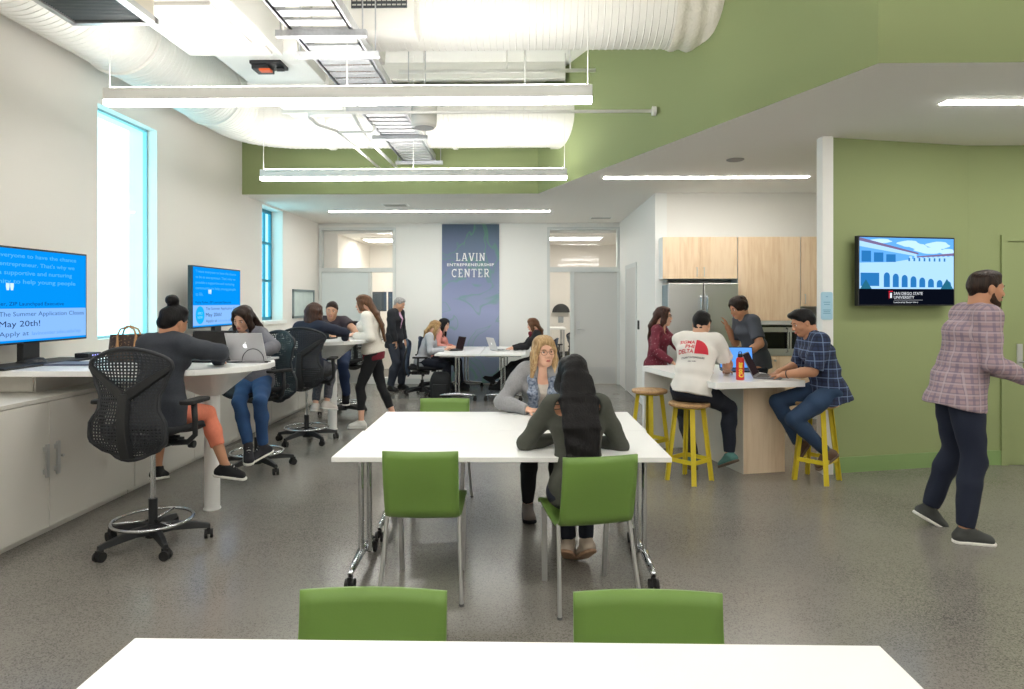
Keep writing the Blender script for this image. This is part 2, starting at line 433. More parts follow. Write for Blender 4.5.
# green wall: slightly slanted, then straight with the door
GA, GB = Vector((2.78, 5.98)), Vector((4.25, 6.32))
gd = (GB-GA).normalized(); gn = Vector((-gd.y, gd.x))
struct('wall_green_side', MB().prism([GA, GB, (XR, 6.32), (XR, 6.45), GB+gn*.13, GA+gn*.13], 0, HL), M['green'], label='olive green wall carrying the screen and the green door')
struct('wall_green_end', MB().box(2.69, 2.785, 5.93, 6.05, 0, HL), M['white'], label='narrow white end of the green wall')
struct('baseboard_green', MB().prism([GA-gn*.015, GB-gn*.015, (4.55, 6.305), (4.55, 6.32), GB, GA], 0, .14), mat('green_baseboard', (128, 155, 98), rough=.5), label='lighter green baseboard')
o = struct('door_4', MB().box(4.61, 5.6, 6.312, 6.33, .01, 2.13), M['green'], label='green painted door flush in the green wall')
hb = MB().box(4.70, 4.75, 6.30, 6.312, .92, 1.16)
hb.tube([(4.725, 6.31, .99), (4.725, 6.26, .99), (4.86, 6.26, .985)], .011)
obj('door_handle', hb, M['steel'], o)
struct('trim_4', bars([(4.55, 4.61, 0, 2.2), (5.6, 5.66, 0, 2.2), (4.61, 5.6, 2.14, 2.2)], 6.295, 6.33), M['green'], label='green frame round the green door')

struct('wall_right', MB().box(XR, XR+.15, YN, 12.4, 0, HH), M['wall'], label='right wall outside the picture')
struct('wall_near', MB().box(XL-.3, XR+.15, YN-.15, YN, 0, HH), M['wall'], label='wall behind the viewpoint')
# ceilings and fascias
struct('ceiling', MB().box(XL-.3, XR+.15, YN-.15, 9.3, HH, HH+.1), M['deck'], label='high white ceiling deck')
struct('ceiling_low', MB().prism([(XL, 9.003), (DA[0]+.001, 9.003), (DB[0]+.003, 4.133), (XR, 4.133), (XR, YB), (XL, YB)], HL, HL+.1), M['ceiling'], label='lowered white ceiling over the back and right of the room')
dv = (Vector(DB)-Vector(DA)).normalized(); dn = Vector((-dv.y, dv.x))
if dn.x < 0: dn = -dn
struct('wall_fascia_back', MB().box(XL, DA[0]+.06, 9.0, 9.12, HL+.001, HH), M['green'], label='olive green fascia above the back part of the room')
struct('wall_fascia_slant', MB().prism([DA, DB, Vector(DB)+dn*.12, Vector(DA)+dn*.12], HL+.001, HH), M['green'], label='slanting olive green fascia under the ducts')
struct('wall_fascia_right', MB().box(DB[0], XR, 4.13, 4.25, HL+.001, HH), M['green'], label='olive green fascia on the right, facing the camera')
struct('baseboard_back', MB().box(GL[1], GR[0], YB-.012, YB, 0, .1).box(1.775, 1.79, 9.05, 10.45, 0, .1), M['frame'], label='pale baseboard at the foot of the back wall')
# painted deck joists
for k, y in enumerate((1.2, 3.0, 6.6, 8.1)):
    struct('trim_%d' % (5+k), MB().box(XL, XR if y < 4 else (1.1 if y < 7 else .5), y-.06, y+.06, HH-.2, HH), M['deck'], label='white painted ceiling beam')

# ------------------------------------------------------------------ banner on the back wall
def banner_material():
    m, nt, out = _new('printed_banner')
    p = nt.nodes.new('ShaderNodeBsdfPrincipled'); nt.links.new(p.outputs[0], out.inputs[0]); p.inputs['Roughness'].default_value = .5
    tc = nt.nodes.new('ShaderNodeTexCoord'); sp = nt.nodes.new('ShaderNodeSeparateXYZ'); nt.links.new(tc.outputs['Object'], sp.inputs[0])
    mr = nt.nodes.new('ShaderNodeMapRange'); mr.inputs['From Min'].default_value = 0; mr.inputs['From Max'].default_value = 3.05
    nt.links.new(sp.outputs[2], mr.inputs[0])
    r = nt.nodes.new('ShaderNodeValToRGB'); e = r.color_ramp.elements
    e[0].position = 0; e[0].color = srgb(112, 128, 146); e[1].position = 1; e[1].color = srgb(62, 84, 108)
    x = e.new(.45); x.color = srgb(150, 158, 194); x = e.new(.75); x.color = srgb(108, 120, 156)
    nt.links.new(mr.outputs[0], r.inputs[0])
    # drifting green ribbons
    n = nt.nodes.new('ShaderNodeTexNoise'); n.inputs['Scale'].default_value = 1.35; n.inputs['Detail'].default_value = 1.5; n.inputs['Distortion'].default_value = 1.6
    nt.links.new(tc.outputs['Object'], n.inputs['Vector'])
    rr = nt.nodes.new('ShaderNodeValToRGB'); q = rr.color_ramp.elements
    q[0].position = .49; q[0].color = (0, 0, 0, 1); q[1].position = .515; q[1].color = (1, 1, 1, 1)
    y = q.new(.54); y.color = (.12, .12, .12, 1)
    nt.links.new(n.outputs[0], rr.inputs[0])
    mx = nt.nodes.new('ShaderNodeMix'); mx.data_type = 'RGBA'
    k = nt.nodes.new('ShaderNodeMath'); k.operation = 'MULTIPLY'; k.inputs[1].default_value = .42
    nt.links.new(rr.outputs[0], k.inputs[0]); nt.links.new(k.outputs[0], mx.inputs[0])
    nt.links.new(r.outputs[0], mx.inputs[6]); mx.inputs[7].default_value = srgb(76, 160, 92)
    nt.links.new(mx.outputs[2], p.inputs['Base Color'])
    return m
bn = thing('wall_banner', 'tall blue-grey banner with green ribbons and white lettering on the back wall', 'banner', (-1.035, YB, .0))
obj('banner_sheet', MB().box(-.545, .545, -.02, 0, .02, 3.04), banner_material(), bn)
wl = mat('white_lettering', (245, 245, 245), rough=.5)
def serif_caps(s, size, z, track, fine=False):
    """upper-case lettering with little slab serifs added to the stems"""
    return text_mesh(s, size, offset=size*(.006 if fine else .022), extrude=.004, spacing=track)
def word(s, width, z, h, track=1.05, off=.02):
    t = text_mesh(s, 1, offset=off, extrude=.006, spacing=track)
    xs = [v[0] for v in t.v]; zs = [v[2] for v in t.v]
    w0, h0 = max(xs)-min(xs), max(zs)-min(zs); cx = (max(xs)+min(xs))/2; mz = min(zs)
    t.v = [((v[0]-cx)*width/w0, v[1]*.7-.026, z+(v[2]-mz)*h/h0) for v in t.v]
    return t
obj('lettering', word('ENTREPRENEURSHIP', .89, 2.24, .055, 1.15, .02), wl, bn)
# slab-serif capitals drawn stroke by stroke
def slab_word(s, width, zb, h):
    st, sf, ad = .15, .09, .0
    adv = []; ops = []; x = 0
    W_ = dict(L=.72, A=.92, V=.92, I=.36, N=.95, C=.82, E=.74, T=.82, R=.86)
    for ch in s:
        w = W_[ch]; o = x
        V_ = lambda cx, z0=0, z1=1: ops.append(('b', o+cx-st/2, z0, o+cx+st/2, z1))
        H_ = lambda x0, x1, z: ops.append(('b', o+x0, z-sf/2, o+x1, z+sf/2))
        D_ = lambda x0, z0, x1, z1, t=st: ops.append(('d', o+x0, z0, o+x1, z1, t))
        if ch == 'L': V_(.2); H_(.04, .36, .955); H_(.04, .68, .045); ops.append(('b', o+.6, 0, o+.68, .26))
        if ch == 'I': V_(.18); H_(.02, .34, .955); H_(.02, .34, .045)
        if ch == 'A': D_(.14, 0, .42, 1, .11); D_(.78, 0, .50, 1); H_(.28, .66, .32); H_(0, .3, .045); H_(.62, .92, .045); H_(.3, .5, .955)
        if ch == 'V': D_(.14, 1, .42, 0); D_(.78, 1, .50, 0, .11); H_(0, .3, .955); H_(.62, .92, .955)
        if ch == 'N': V_(.2); V_(.76); D_(.2, 1, .76, 0); H_(.04, .32, .955); H_(.04, .36, .045); H_(.62, .92, .955)
        if ch == 'E': V_(.2); H_(.04, .66, .955); H_(.04, .7, .045); H_(.2, .54, .5); ops.append(('b', o+.58, .78, o+.66, 1)); ops.append(('b', o+.62, 0, o+.70, .24))
        if ch == 'T': V_(.41); H_(.04, .78, .955); H_(.25, .57, .045); ops.append(('b', o+.04, .76, o+.12, 1)); ops.append(('b', o+.70, .76, o+.78, 1))
        if ch == 'R': V_(.2); H_(.04, .5, .955); H_(.2, .5, .48); ops.append(('a', o+.48, .72, .235, -90, 90)); D_(.42, .46, .72, 0); H_(.04, .36, .045); H_(.62, .86, .045)
        if ch == 'C': ops.append(('a', o+.45, .5, .43, 50, 310)); ops.append(('b', o+.66, .72, o+.74, 1))
        x += w+.16
    tot = x-.16; mb = MB(); sx = width/tot
    P = lambda a, b: (a*sx-width/2, zb+b*h)
    def quad(pts):
        n = len(pts); mb.add([(p[0], -.021, p[1]) for p in pts]+[(p[0], -.030, p[1]) for p in pts], [tuple(range(n-1, -1, -1)), tuple(range(n, 2*n))]+[(i, (i+1) % n, n+(i+1) % n, n+i) for i in range(n)])
    for q in ops:
        if q[0] == 'b': quad([P(q[1], q[2]), P(q[3], q[2]), P(q[3], q[4]), P(q[1], q[4])])
        elif q[0] == 'd': t = q[5]*.58; quad([P(q[1]-t, q[2]), P(q[1]+t, q[2]), P(q[3]+t, q[4]), P(q[3]-t, q[4])])
        else:
            _, cx, cz, r_, a0, a1 = q; n = 14; kx = .86
            for i in range(n):
                a, b = R(a0+(a1-a0)*i/n), R(a0+(a1-a0)*(i+1)/n); ro, ri = r_+.06, r_-.075; zz = r_/.43*1.02 if r_ > .4 else 1
                quad([P(cx+kx*ri*math.cos(a), cz+ri*math.sin(a)*zz), P(cx+kx*ro*math.cos(a), cz+ro*math.sin(a)*zz), P(cx+kx*ro*math.cos(b), cz+ro*math.sin(b)*zz), P(cx+kx*ri*math.cos(b), cz+ri*math.sin(b)*zz)])
    return mb
obj('lettering', slab_word('LAVIN', .56, 2.34, .15), wl, bn)
obj('lettering', slab_word('CENTER', .72, 2.03, .16), wl, bn)
'''
sf = MB()
for (x0, z0, h, xs) in ((0, 2.34, .15, (-.265, -.205, .0, .075, .165, .255)), (0, 2.03, .16, (-.2, .03, .1, .215))):
    for x in xs[:3]: sf.box(x-.024, x+.024, -.03, -.026, z0, z0+.014)
'''
# ================================================================== DUCTS, TRAY, LAMPS
def spiral_duct(mb, path, r, ridge=.058, n=40):
    """round duct with raised spiral seams every `ridge` metres along a path of points"""
    pts = [Vector(p) for p in path]
    L = [0]
    for a, b in zip(pts, pts[1:]): L.append(L[-1]+(b-a).length)
    def at(s):
        for i in range(len(pts)-1):
            if s <= L[i+1] or i == len(pts)-2:
                t = (s-L[i])/(L[i+1]-L[i]); return pts[i].lerp(pts[i+1], t)
    out, rad = [], []
    s = 0
    while s < L[-1]:
        for ds, dr in ((0, 0), (ridge*.78, 0), (ridge*.84, .0045), (ridge*.94, .0045)):
            if s+ds <= L[-1]: out.append(at(s+ds)); rad.append(r+dr)
        s += ridge
    out.append(at(L[-1])); rad.append(r)
    mb.tube(out, rad, n=n)
    return mb
def band(mb, p, d, r, w=.05):
    p, d = Vector(p), Vector(d).normalized()
    return mb.cyl(p-d*w/2, p+d*w/2, r, n=40)

ZD = 3.90; RD = .35; XD = -3.52
# long duct: along the left wall, elbow, then across to the slanting fascia
yc = 8.35; er = .62
path = [(XD, -3.9, ZD)]+[(XD, -3.9+.5*i, ZD) for i in range(1, 22) if -3.9+.5*i < yc-er-.1]
path += [(XD+er-er*math.cos(R(a)), yc-er+er*math.sin(R(a)), ZD) for a in range(0, 91, 10)]
xe = .45
path += [(x, yc, ZD) for x in (-2.4, -1.6, -.8, 0, xe+.22)]
d1 = thing('spiral_duct', 'large round white spiral duct along the left wall, turning across the back', 'air duct', (XD, yc, HH))
def rel(mb, o):
    mb.v = [(v[0]-o[0], v[1]-o[1], v[2]-o[2]) for v in mb.v]; return mb
obj('duct_tube', rel(spiral_duct(MB(), path, RD), d1.location), M['duct'], d1, smooth='auto')
for p_, q_ in [((XD, y, ZD), (0, 1, 0)) for y in (2.6, 3.95, 5.6, 7.2)]+[((-2.5, yc, ZD), (1, 0, 0)), ((-.9, yc, ZD), (1, 0, 0))]:
    obj('joint_band', rel(band(MB(), p_, q_, RD+.022), d1.location), M['duct'], d1, smooth='auto')
cl = MB().cyl((xe-.12, yc, ZD), (xe+.22, yc, ZD), RD+.02, n=40)
obj('wall_collar', rel(cl, d1.location), M['duct'], d1, smooth='auto')
# second duct high across the front
Y2 = 5.8; Z2 = 4.17; R2 = .34
d2 = thing('spiral_duct', 'round white spiral duct crossing above the long pendant lamp, ending in the green fascia', 'air duct', (0, Y2, HH))
obj('duct_tube', rel(spiral_duct(MB(), [(-1.35, Y2, Z2), (0, Y2, Z2), (1.74, Y2, Z2)], R2), d2.location), M['duct'], d2, smooth='auto')
b2 = MB().tube([(1.28+.03*k, Y2, Z2) for k in range(17)], [R2+.012+.012*math.sin(k*1.3)+.004*k/4 for k in range(17)], n=40)
obj('wall_collar', rel(b2, d2.location), mat('wrapped_duct_end', (225, 220, 208), rough=.6, bump=.9, bscale=25), d2, smooth='auto')
obj('duct_transition', rel(MB().box(-1.78, -1.33, Y2-.40, Y2+.38, Z2-.35, Z2+.35), d2.location), M['duct'], d2, bevel=.01)
g = MB().box(-1.52, -.91, Y2-.47, Y2-.2, 3.80, 4.48)
gr = obj('air_register', rel(g, d2.location), M['duct'], d2, bevel=.005)
g = MB()
for k in range(9): g.box(-1.43, -.97, Y2-.48, Y2-.468, 3.98+k*.036, 3.998+k*.036)
for k in range(12): g.box(-1.43+k*.041, -1.423+k*.041, Y2-.476, Y2-.468, 3.98, 4.29)
obj('register_slats', rel(g, d2.location), mat('dark_grille', (70, 75, 80), rough=.6), gr)

# rectangular air handler and its ductwork
ah = thing('air_handling_unit', 'bulky white rectangular air duct unit hung below the ceiling at upper left', 'air duct', (-2.45, 5, HH))
obj('housing', rel(MB().box(-2.86, -2.06, 4.37, 5.5, 3.66, 4.5), ah.location), M['duct'], ah, bevel=.008)
obj('bottom_panel', rel(MB().box(-2.72, -2.2, 4.5, 5.2, 3.635, 3.66).box(-2.78, -2.12, 5.25, 5.42, 3.63, 3.66), ah.location), M['duct'], ah, bevel=.006)
obj('branch_duct', rel(MB().box(-2.72, -1.97, 5.52, 7.55, 3.72, 4.4), ah.location), M['duct'], ah, bevel=.008)
for y in (5.52, 6.4, 7.3): obj('flange', rel(MB().box(-2.75, -1.94, y-.02, y+.02, 3.69, 4.43), ah.location), M['duct'], ah)
obj('side_duct', rel(MB().box(-2.04, -1.8, 4.37, 7.5, 3.95, 4.5), ah.location), mat('grey_white_duct', (222, 220, 212), rough=.5), ah, bevel=.008)
ct = thing('control_box', 'small black control box with an orange part under the white duct', 'control box', (-2.32, 5.85, 3.72))
obj('casing', MB().box(-.14, .14, -.1, .1, -.03, 0).box(-.13, .02, -.08, .08, -.07, -.03).cyl((.07, 0, -.05), (.14, 0, -.05), .02, n=10), M['plastic'], ct, bevel=.004)
obj('orange_cover', MB().box(-.06, .04, -.085, -.02, -.088, -.07), mat('orange_plastic', (214, 90, 40), rough=.5), ct)
rg = thing('return_air_box', 'beige return air box with a dark grille underneath at the top left', 'air duct', (-2.7, 3.5, HH))
obj('box_side', rel(MB().box(-3.02, -2.48, 2.4, 4.3, 3.46, 4.48), rg.location), mat('beige_duct', (208, 200, 184), rough=.6), rg, bevel=.006)
obj('frame', rel(MB().box(-3.04, -2.46, 2.4, 2.44, 3.42, 3.46).box(-3.04, -2.46, 4.28, 4.32, 3.42, 3.46).box(-3.04, -3.0, 2.4, 4.3, 3.42, 3.46).box(-2.52, -2.46, 2.4, 4.3, 3.42, 3.46), rg.location), M['alu'], rg)
gg = MB().box(-3.0, -2.52, 2.44, 4.28, 3.45, 3.458)
for k in range(92): gg.box(-3.0, -2.52, 2.45+k*.02, 2.458+k*.02, 3.432, 3.45)
obj('grille', rel(gg, rg.location), mat('grille_grey', (96, 100, 102), rough=.5, metal=.3), rg)

# ladder cable tray
XT0, XT1, ZT = -1.66, -1.25, 3.5
ct = thing('cable_tray', 'galvanised ladder cable tray running from the top of the picture to the green fascia', 'cable tray', (-1.45, 5, HH))
rl = MB().box(XT0-.015, XT0, 2, 8.98, ZT, ZT+.1).box(XT1, XT1+.015, 2, 8.98, ZT, ZT+.1)
rl.box(XT0-.03, XT0, 2, 8.98, ZT, ZT+.006).box(XT1, XT1+.03, 2, 8.98, ZT, ZT+.006)
obj('side_rails', rel(rl, ct.location), M['galv'], ct)
rn = MB()
y = 2.1
while y < 8.9: rn.box(XT0, XT1, y-.045, y+.045, ZT+.005, ZT+.02); y += .15
obj('rungs', rel(rn, ct.location), M['galv'], ct)
for ys in (4.62, 5.02, 6.45, 7.55, 8.92):
    s = MB().box(XT0-.12, XT1+.12, ys-.025, ys+.025, ZT-.045, ZT)
    s.cyl((XT0-.09, ys, ZT-.05), (XT0-.09, ys, HH), .006, n=6).cyl((XT1+.09, ys, ZT-.05), (XT1+.09, ys, HH), .006, n=6)
    obj('hanger', rel(s, ct.location), M['galv'], ct)
cb = MB()
r2 = random.Random(3)
for k in range(14):
    x = XT0+.04+k*.026; pts = [(x+r2.uniform(-.008, .008), 5.3+j*.36, ZT+.045+r2.uniform(0, .015)) for j in range(11)]
    cb.tube(pts, .011, n=6)
obj('cable_bundle', rel(cb, ct.location), mat('pinkish_grey_cable', (196, 178, 172), rough=.6), ct, smooth=True)

# sprinkler pipework
sp = thing('sprinkler_pipe', 'thin white sprinkler pipe with elbows crossing below the cable tray', 'pipe', (0, 6.34, HH))
pp = MB().tube([(1.27, 6.34, 3.415), (-2.02, 6.34, 3.415), (-2.12, 6.36, 3.41), (-2.15, 6.42, 3.40), (-2.1, 6.55, 3.36), (-1.98, 6.8, 3.36), (-1.98, 8.95, 3.38)], .016, n=10)
pp.tube([(-1.98, 6.85, 3.36), (-1.62, 6.85, 3.36), (-1.6, 6.85, 3.4), (-1.6, 6.85, 3.44)], .014, n=8)
pp.tube([(-1.78, 6.34, 3.415), (-1.78, 6.34, HH)], .009, n=8).tube([(.0, 6.34, 3.415), (.0, 6.34, HH)], .009, n=8)
obj('pipe_run', rel(pp, sp.location), M['white'], sp, smooth=True)
obj('wall_flange', rel(MB().cyl((1.235, 6.34, 3.415), (1.27, 6.34, 3.415), .045, n=16), sp.location), M['white'], sp, smooth='auto')
p2 = thing('conduit', 'white conduit running back to the green fascia beside the cable tray', 'pipe', (-1.75, 8, HH))
obj('conduit_run', rel(MB().tube([(-1.86, 6.95, HH), (-1.86, 6.95, 3.6), (-1.8, 7.4, 3.42), (-1.76, 8.9, 3.4)], .02, n=8), p2.location), M['white'], p2, smooth=True)
p3 = thing('ceiling_conduit', 'thin white pipe with an open drop hanging high between the ducts', 'pipe', (0, 7.2, HH))
obj('conduit_run', rel(MB().tube([(-1.4, 7.2, 4.12), (.78, 7.2, 4.12)], .022, n=8).tube([(-.2, 7.2, 4.12), (-.2, 7.2, HH)], .01, n=8).tube([(.5, 7.2, 4.12), (.5, 7.2, HH)], .01, n=8), p3.location), M['white'], p3, smooth=True)
sk = thing('pendant_speaker', 'grey-white cylinder speaker hanging between the two pendant lamps', 'speaker', (-1.03, 6.62, HH))
obj('can', MB().lathe([(.0, -1.19), (.105, -1.19), (.125, -1.17), (.13, -1.10), (.13, -.86), (.12, -.84), (.0, -.84)], n=32), mat('speaker_white', (214, 212, 206), rough=.6), sk, smooth='auto')
obj('grille', MB().cyl((0, 0, -1.196), (0, 0, -1.19), .1, n=24), mat('speaker_grille', (150, 150, 148), rough=.6), sk)
obj('stem', MB().cyl((0, 0, -.84), (0, 0, 0), .008, n=8), M['white'], sk)

# pendant lamps
LIT = emit('lamp_diffuser', (255, 252, 247), 24)
UP = emit('lamp_uplight', (255, 252, 246), 34)
def pendant(x0, x1, y, z, label):
    t = thing('pendant_lamp', label, 'pendant lamp', ((x0+x1)/2, y, z)); h = (x1-x0)/2
    obj('housing', MB().box(-h, h, -.042, .042, .035, .125), M['white'], t, bevel=.003)
    obj('diffuser', MB().box(-h+.003, h-.003, -.039, .039, 0, .035), LIT, t)
    obj('uplight', MB().box(-h+.05, h-.05, -.03, .03, .125, .13), UP, t)
    for x in (-h+.03, 0, h-.03):
        obj('suspension_cable', MB().tube([(x, 0, .125), (x+(.015 if x > 0 else -.012)*0, 0, .3), (x+.01, 0, HH-z)], .004, n=6), M['white'], t)
    return t
pendant(-3.18, .50, 4.87, 3.05, 'long white pendant lamp nearest the camera')
pendant(-3.18, .50, 7.77, 3.025, 'long white pendant lamp further back in front of the green fascia')
pendant(-3.18, .50, 1.9, 3.03, 'added fill pendant lamp above the front table, out of view')  # unseen pendant added to light the front of the room
pendant(-3.18, .50, -1.1, 3.03, 'added fill pendant lamp behind the viewpoint, unseen')  # added out of sight as fill light from behind the camera
pendant(1.3, 4.98, -1.1, 3.03, 'added fill pendant lamp behind the viewpoint on the right, unseen')  # second added fill behind the camera, never in view
pendant(1.3, 4.98, 1.9, 3.03, 'added fill pendant lamp to the right, out of view')  # added above the right side as fill, outside the frame
def recessed(x0, x1, y, label):
    t = thing('recessed_light', label, 'ceiling light', ((x0+x1)/2, y, HL)); h = (x1-x0)/2
    obj('trim', MB().box(-h-.01, h+.01, -.055, .055, -.006, 0), M['white'], t)
    obj('diffuser', MB().box(-h, h, -.045, .045, -.012, -.006), emit('recessed_diffuser', (255, 252, 246), 38), t)
recessed(-3.23, .41, 10.68, 'long recessed ceiling light above the back tables')
recessed(.95, 3.38, 7.84, 'long recessed ceiling light in front of the kitchen')
recessed(3.13, 5.9, 4.93, 'recessed ceiling light at the right edge of the picture')
for x, y, r, lab in ((2.21, 6.88, .09, 'round grey ceiling speaker in front of the kitchen'),):
    t = thing('ceiling_speaker', lab, 'speaker', (x, y, HL))
    obj('rim', MB().lathe([(r, 0), (r, -.008), (r*.85, -.014), (0, -.014)], n=28), mat('grey_disc', (150, 148, 144), rough=.6), t, smooth='auto')
def ceiling_vent(x, y, lab):
    t = thing('ceiling_vent', lab, 'vent', (x, y, HL))
    obj('frame', MB().box(-.2, .2, -.12, .12, -.008, 0), M['white'], t)
    v = MB()
    for k in range(5): v.box(-.17, .17, -.09+k*.04, -.075+k*.04, -.014, -.008)
    obj('slats', v, mat('vent_slat', (185, 185, 180), rough=.6), t)
ceiling_vent(-2.0, 10.0, 'faint white ceiling vent left of the back ceiling light')
ceiling_vent(1.35, 11.6, 'faint white ceiling vent near the back right door')
# ================================================================== STORAGE WALL AND WORKTOPS
LAM, CAB, PL = M['laminate'], M['cabinet'], M['plastic']
XF = -3.18
def storage(y0, y1, lab):
    t = thing('storage_cabinet', lab, 'cabinet', ((XF+XL)/2, (y0+y1)/2, 0), group=None)
    d = (XF-XL)/2-.004; h = (y1-y0)/2
    obj('body', MB().box(-d, d-.022, -h+.002, h-.002, .05, .90).box(-d, d-.06, -h+.002, h-.002, 0, .05), CAB, t)
    obj('top_panel', MB().box(-d, d, -h, h, .90, .925), CAB, t)
    for s in (-1, 1):
        dr = obj('door', MB().box(d-.02, d, min(s*.003, s*(h-.003)), max(s*.003, s*(h-.003)), .055, .893), CAB, t, bevel=.002)
        hb = MB().box(d+.018, d+.03, s*.05-.014, s*.05+.014, .40, .62).box(d, d+.02, s*.05-.01, s*.05+.01, .42, .45).box(d, d+.02, s*.05-.01, s*.05+.01, .57, .60)
        obj('door_handle', hb, M['steel'], dr)
    obj('lock', MB().cyl((d, .11, .51), (d+.02, .11, .51), .01, n=12), M['steel'], t)
    return t
for y0, lab in ((1.43, 'pale storage cabinet out of the picture to the left'), (3.34, 'pale two-door storage cabinet nearest the camera under the big screen'),
                (5.25, 'pale storage cabinet behind the worktop column, under the tall window'), (7.16, 'pale storage cabinet under the second wall screen'),
                (9.07, 'pale storage cabinet furthest back, under the barred window')):
    storage(y0, y0+1.9, lab)
def worktop(yc, lab):
    t = thing('worktop', lab, 'worktop', (-2.36, yc, 0))
    hw = .59; x0 = XL+.005+2.36; xt = .40
    poly = [(-x0-2*2.36+2*2.36, 0)]
    poly = [(XL+.005+2.36, -hw), (-.25, -hw)]
    for k in range(13):
        a = R(-90+180*k/12); poly.append((-.18+.62*math.cos(a) if abs(math.cos(a)) > 1e-6 else -.18, hw*math.sin(a)))
    poly += [(-.25, hw), (XL+.005+2.36, hw)]
    obj('top', MB().prism(poly, 1.06, 1.10), LAM, t, bevel=.004)
    # flared bracket under the rounded end and its round column
    obj('column', MB().cyl((0, 0, 0), (0, 0, .97), .055, n=32).cyl((0, 0, 0), (0, 0, .01), .062, n=32), LAM, t, smooth='auto')
    fl = MB(); a = rrect(-.07, .07, -.07, .07, .05); b = rrect(-.42, .26, -.34, .34, .1)
    n = len(a); fl.add([(x, y, .86) for x, y in a]+[(x, y, 1.058) for x, y in b], [tuple(range(n-1, -1, -1)), tuple(range(n, 2*n))]+[(i, (i+1) % n, n+(i+1) % n, n+i) for i in range(n)])
    obj('bracket', fl, LAM, t)
    return t
worktop(4.86, 'white bar-height worktop with rounded end on a column, nearest the camera')
worktop(7.92, 'white bar-height worktop with rounded end on a column, further back')
for y, lab in ((4.95, 'low pale box shelf between cabinet and near worktop'), (8.0, 'low pale box shelf between cabinet and far worktop')):
    t = thing('riser_box', lab, 'box', (-3.68, y-.1, .925))
    obj('carcass', MB().box(-.26, .25, -.36, .28, 0, .133), CAB, t, bevel=.003)
    obj('drawer_front', MB().box(-.25, .24, -.372, -.36, .008, .125), CAB, t, bevel=.002)

# ------------------------------------------------------------------ wall screens
def quadxz(mb, x0, x1, z0, z1, y): return mb.add([(x0, y, z0), (x1, y, z0), (x1, y, z1), (x0, y, z1)], [(0, 1, 2, 3)])
def tv_body(t, w, h, dep=.05):
    obj('casing', MB().box(-w/2, w/2, 0, dep, 0, h).box(-w*.3, w*.3, dep, dep+.03, h*.15, h*.8), PL, t, bevel=.004)
def place(tm, x, y, z, w=None, h=None, left=False):
    xs = [v[0] for v in tm.v]; zs = [v[2] for v in tm.v]
    w0, h0 = max(xs)-min(xs), max(zs)-min(zs)
    sx = (w/w0) if w else 1; sz = (h/h0) if h else sx
    if not w: sx = sz
    x0 = min(xs) if left else (min(xs)+max(xs))/2
    tm.v = [((v[0]-x0)*sx+x, y, z+(v[2]-min(zs))*sz) for v in tm.v]
    return tm
def flat(s, off=.0, sp=1.0): return text_mesh(s, 1, offset=off, extrude=0, spacing=sp)
def info_screen(loc, lab, stand=True):
    w, h = 1.20, .695
    t = thing('wall_screen', lab, 'screen', loc, R(90))
    tv_body(t, w, h)
    s = obj('display', quadxz(MB(), -w/2+.014, w/2-.014, .014+.0, h-.014, -.001), emit('screen_blue', (4, 140, 232), 1.0), t)
    obj('display_band', quadxz(MB(), -w/2+.014, w/2-.014, .03, .255, -.0015), emit('screen_band', (128, 176, 238), 1.05), t)
    pale = emit('screen_pale_text', (74, 164, 232), 1.15)
    for k, (l, ww) in enumerate((('"I want everyone to have the chance', 1.0), ('to be an entrepreneur. That\'s why we', .98), ('provide a supportive and nurturing', .95), ('community to help young people', .99))):
        obj('screen_quote', place(flat(l, .01), -.53, -.002, .61-k*.062, ww, .04, left=True), pale, t)
    obj('screen_quote', place(flat('to life.'), -.53, -.002, .36, .17, .04, left=True), pale, t)
    obj('quote_mark', place(flat('"', .03), -.24, -.002, .385, .07, .05, left=True), emit('screen_white', (196, 222, 250), 1.1), t)
    obj('screen_caption', place(flat('Kathy Pucher, ZIP Launchpad Executive'), -.53, -.002, .268, .86, .034, left=True), emit('screen_navy_text', (16, 66, 140), .8), t)
    dk = emit('screen_grey_text', (62, 98, 150), .8)
    obj('screen_text', place(flat('The Summer Application Closes'), -.30, -.002, .19, .86, .042, left=True), dk, t)
    obj('screen_text', place(flat('Apply at'), -.30, -.002, .05, .27, .042, left=True), dk, t)
    obj('screen_date', place(flat('May 20th!', .0), -.30, -.002, .112, .38, .055, left=True), emit('screen_dark_text', (20, 44, 92), .6), t)
    obj('screen_link', place(flat('lavincenter.sdsu.edu/zip'), .0, -.002, .05, .52, .036, left=True), emit('screen_link', (86, 146, 226), 1), t)
    disc = MB(); n = 28
    disc.add([(-.43+.10*math.cos(2*PI*i/n), -.0022, .145+.10*math.sin(2*PI*i/n)) for i in range(n)], [tuple(range(n))])
    obj('screen_badge', disc, emit('screen_badge', (18, 160, 222), 1.1), t)
    tx = MB()
    for s_, z in (('APPLY', .15), ('NOW', .105)):
        m = place(flat(s_, .02), -.43, -.003, z, .11, .03); tx.add(m.v, m.f)
    obj('screen_badge_text', tx, emit('screen_badge_text', (120, 205, 240), 1), t)
    zt = loc[2]
    st = MB().box(-.45, .45, -.16, .12, 1.10-zt, 1.118-zt).box(-.08, .08, .0, .05, 1.118-zt, .06).cyl((0, .0, 1.118-zt), (0, .0, 1.15-zt), .1, .07, n=20)
    obj('stand', st, PL, t, bevel=.004)
    return t
info_screen((-3.62, 4.70, 1.258), 'large blue information screen at the left edge of the picture')
info_screen((-3.62, 7.60, 1.268), 'blue information screen behind the girl with the silver laptop')

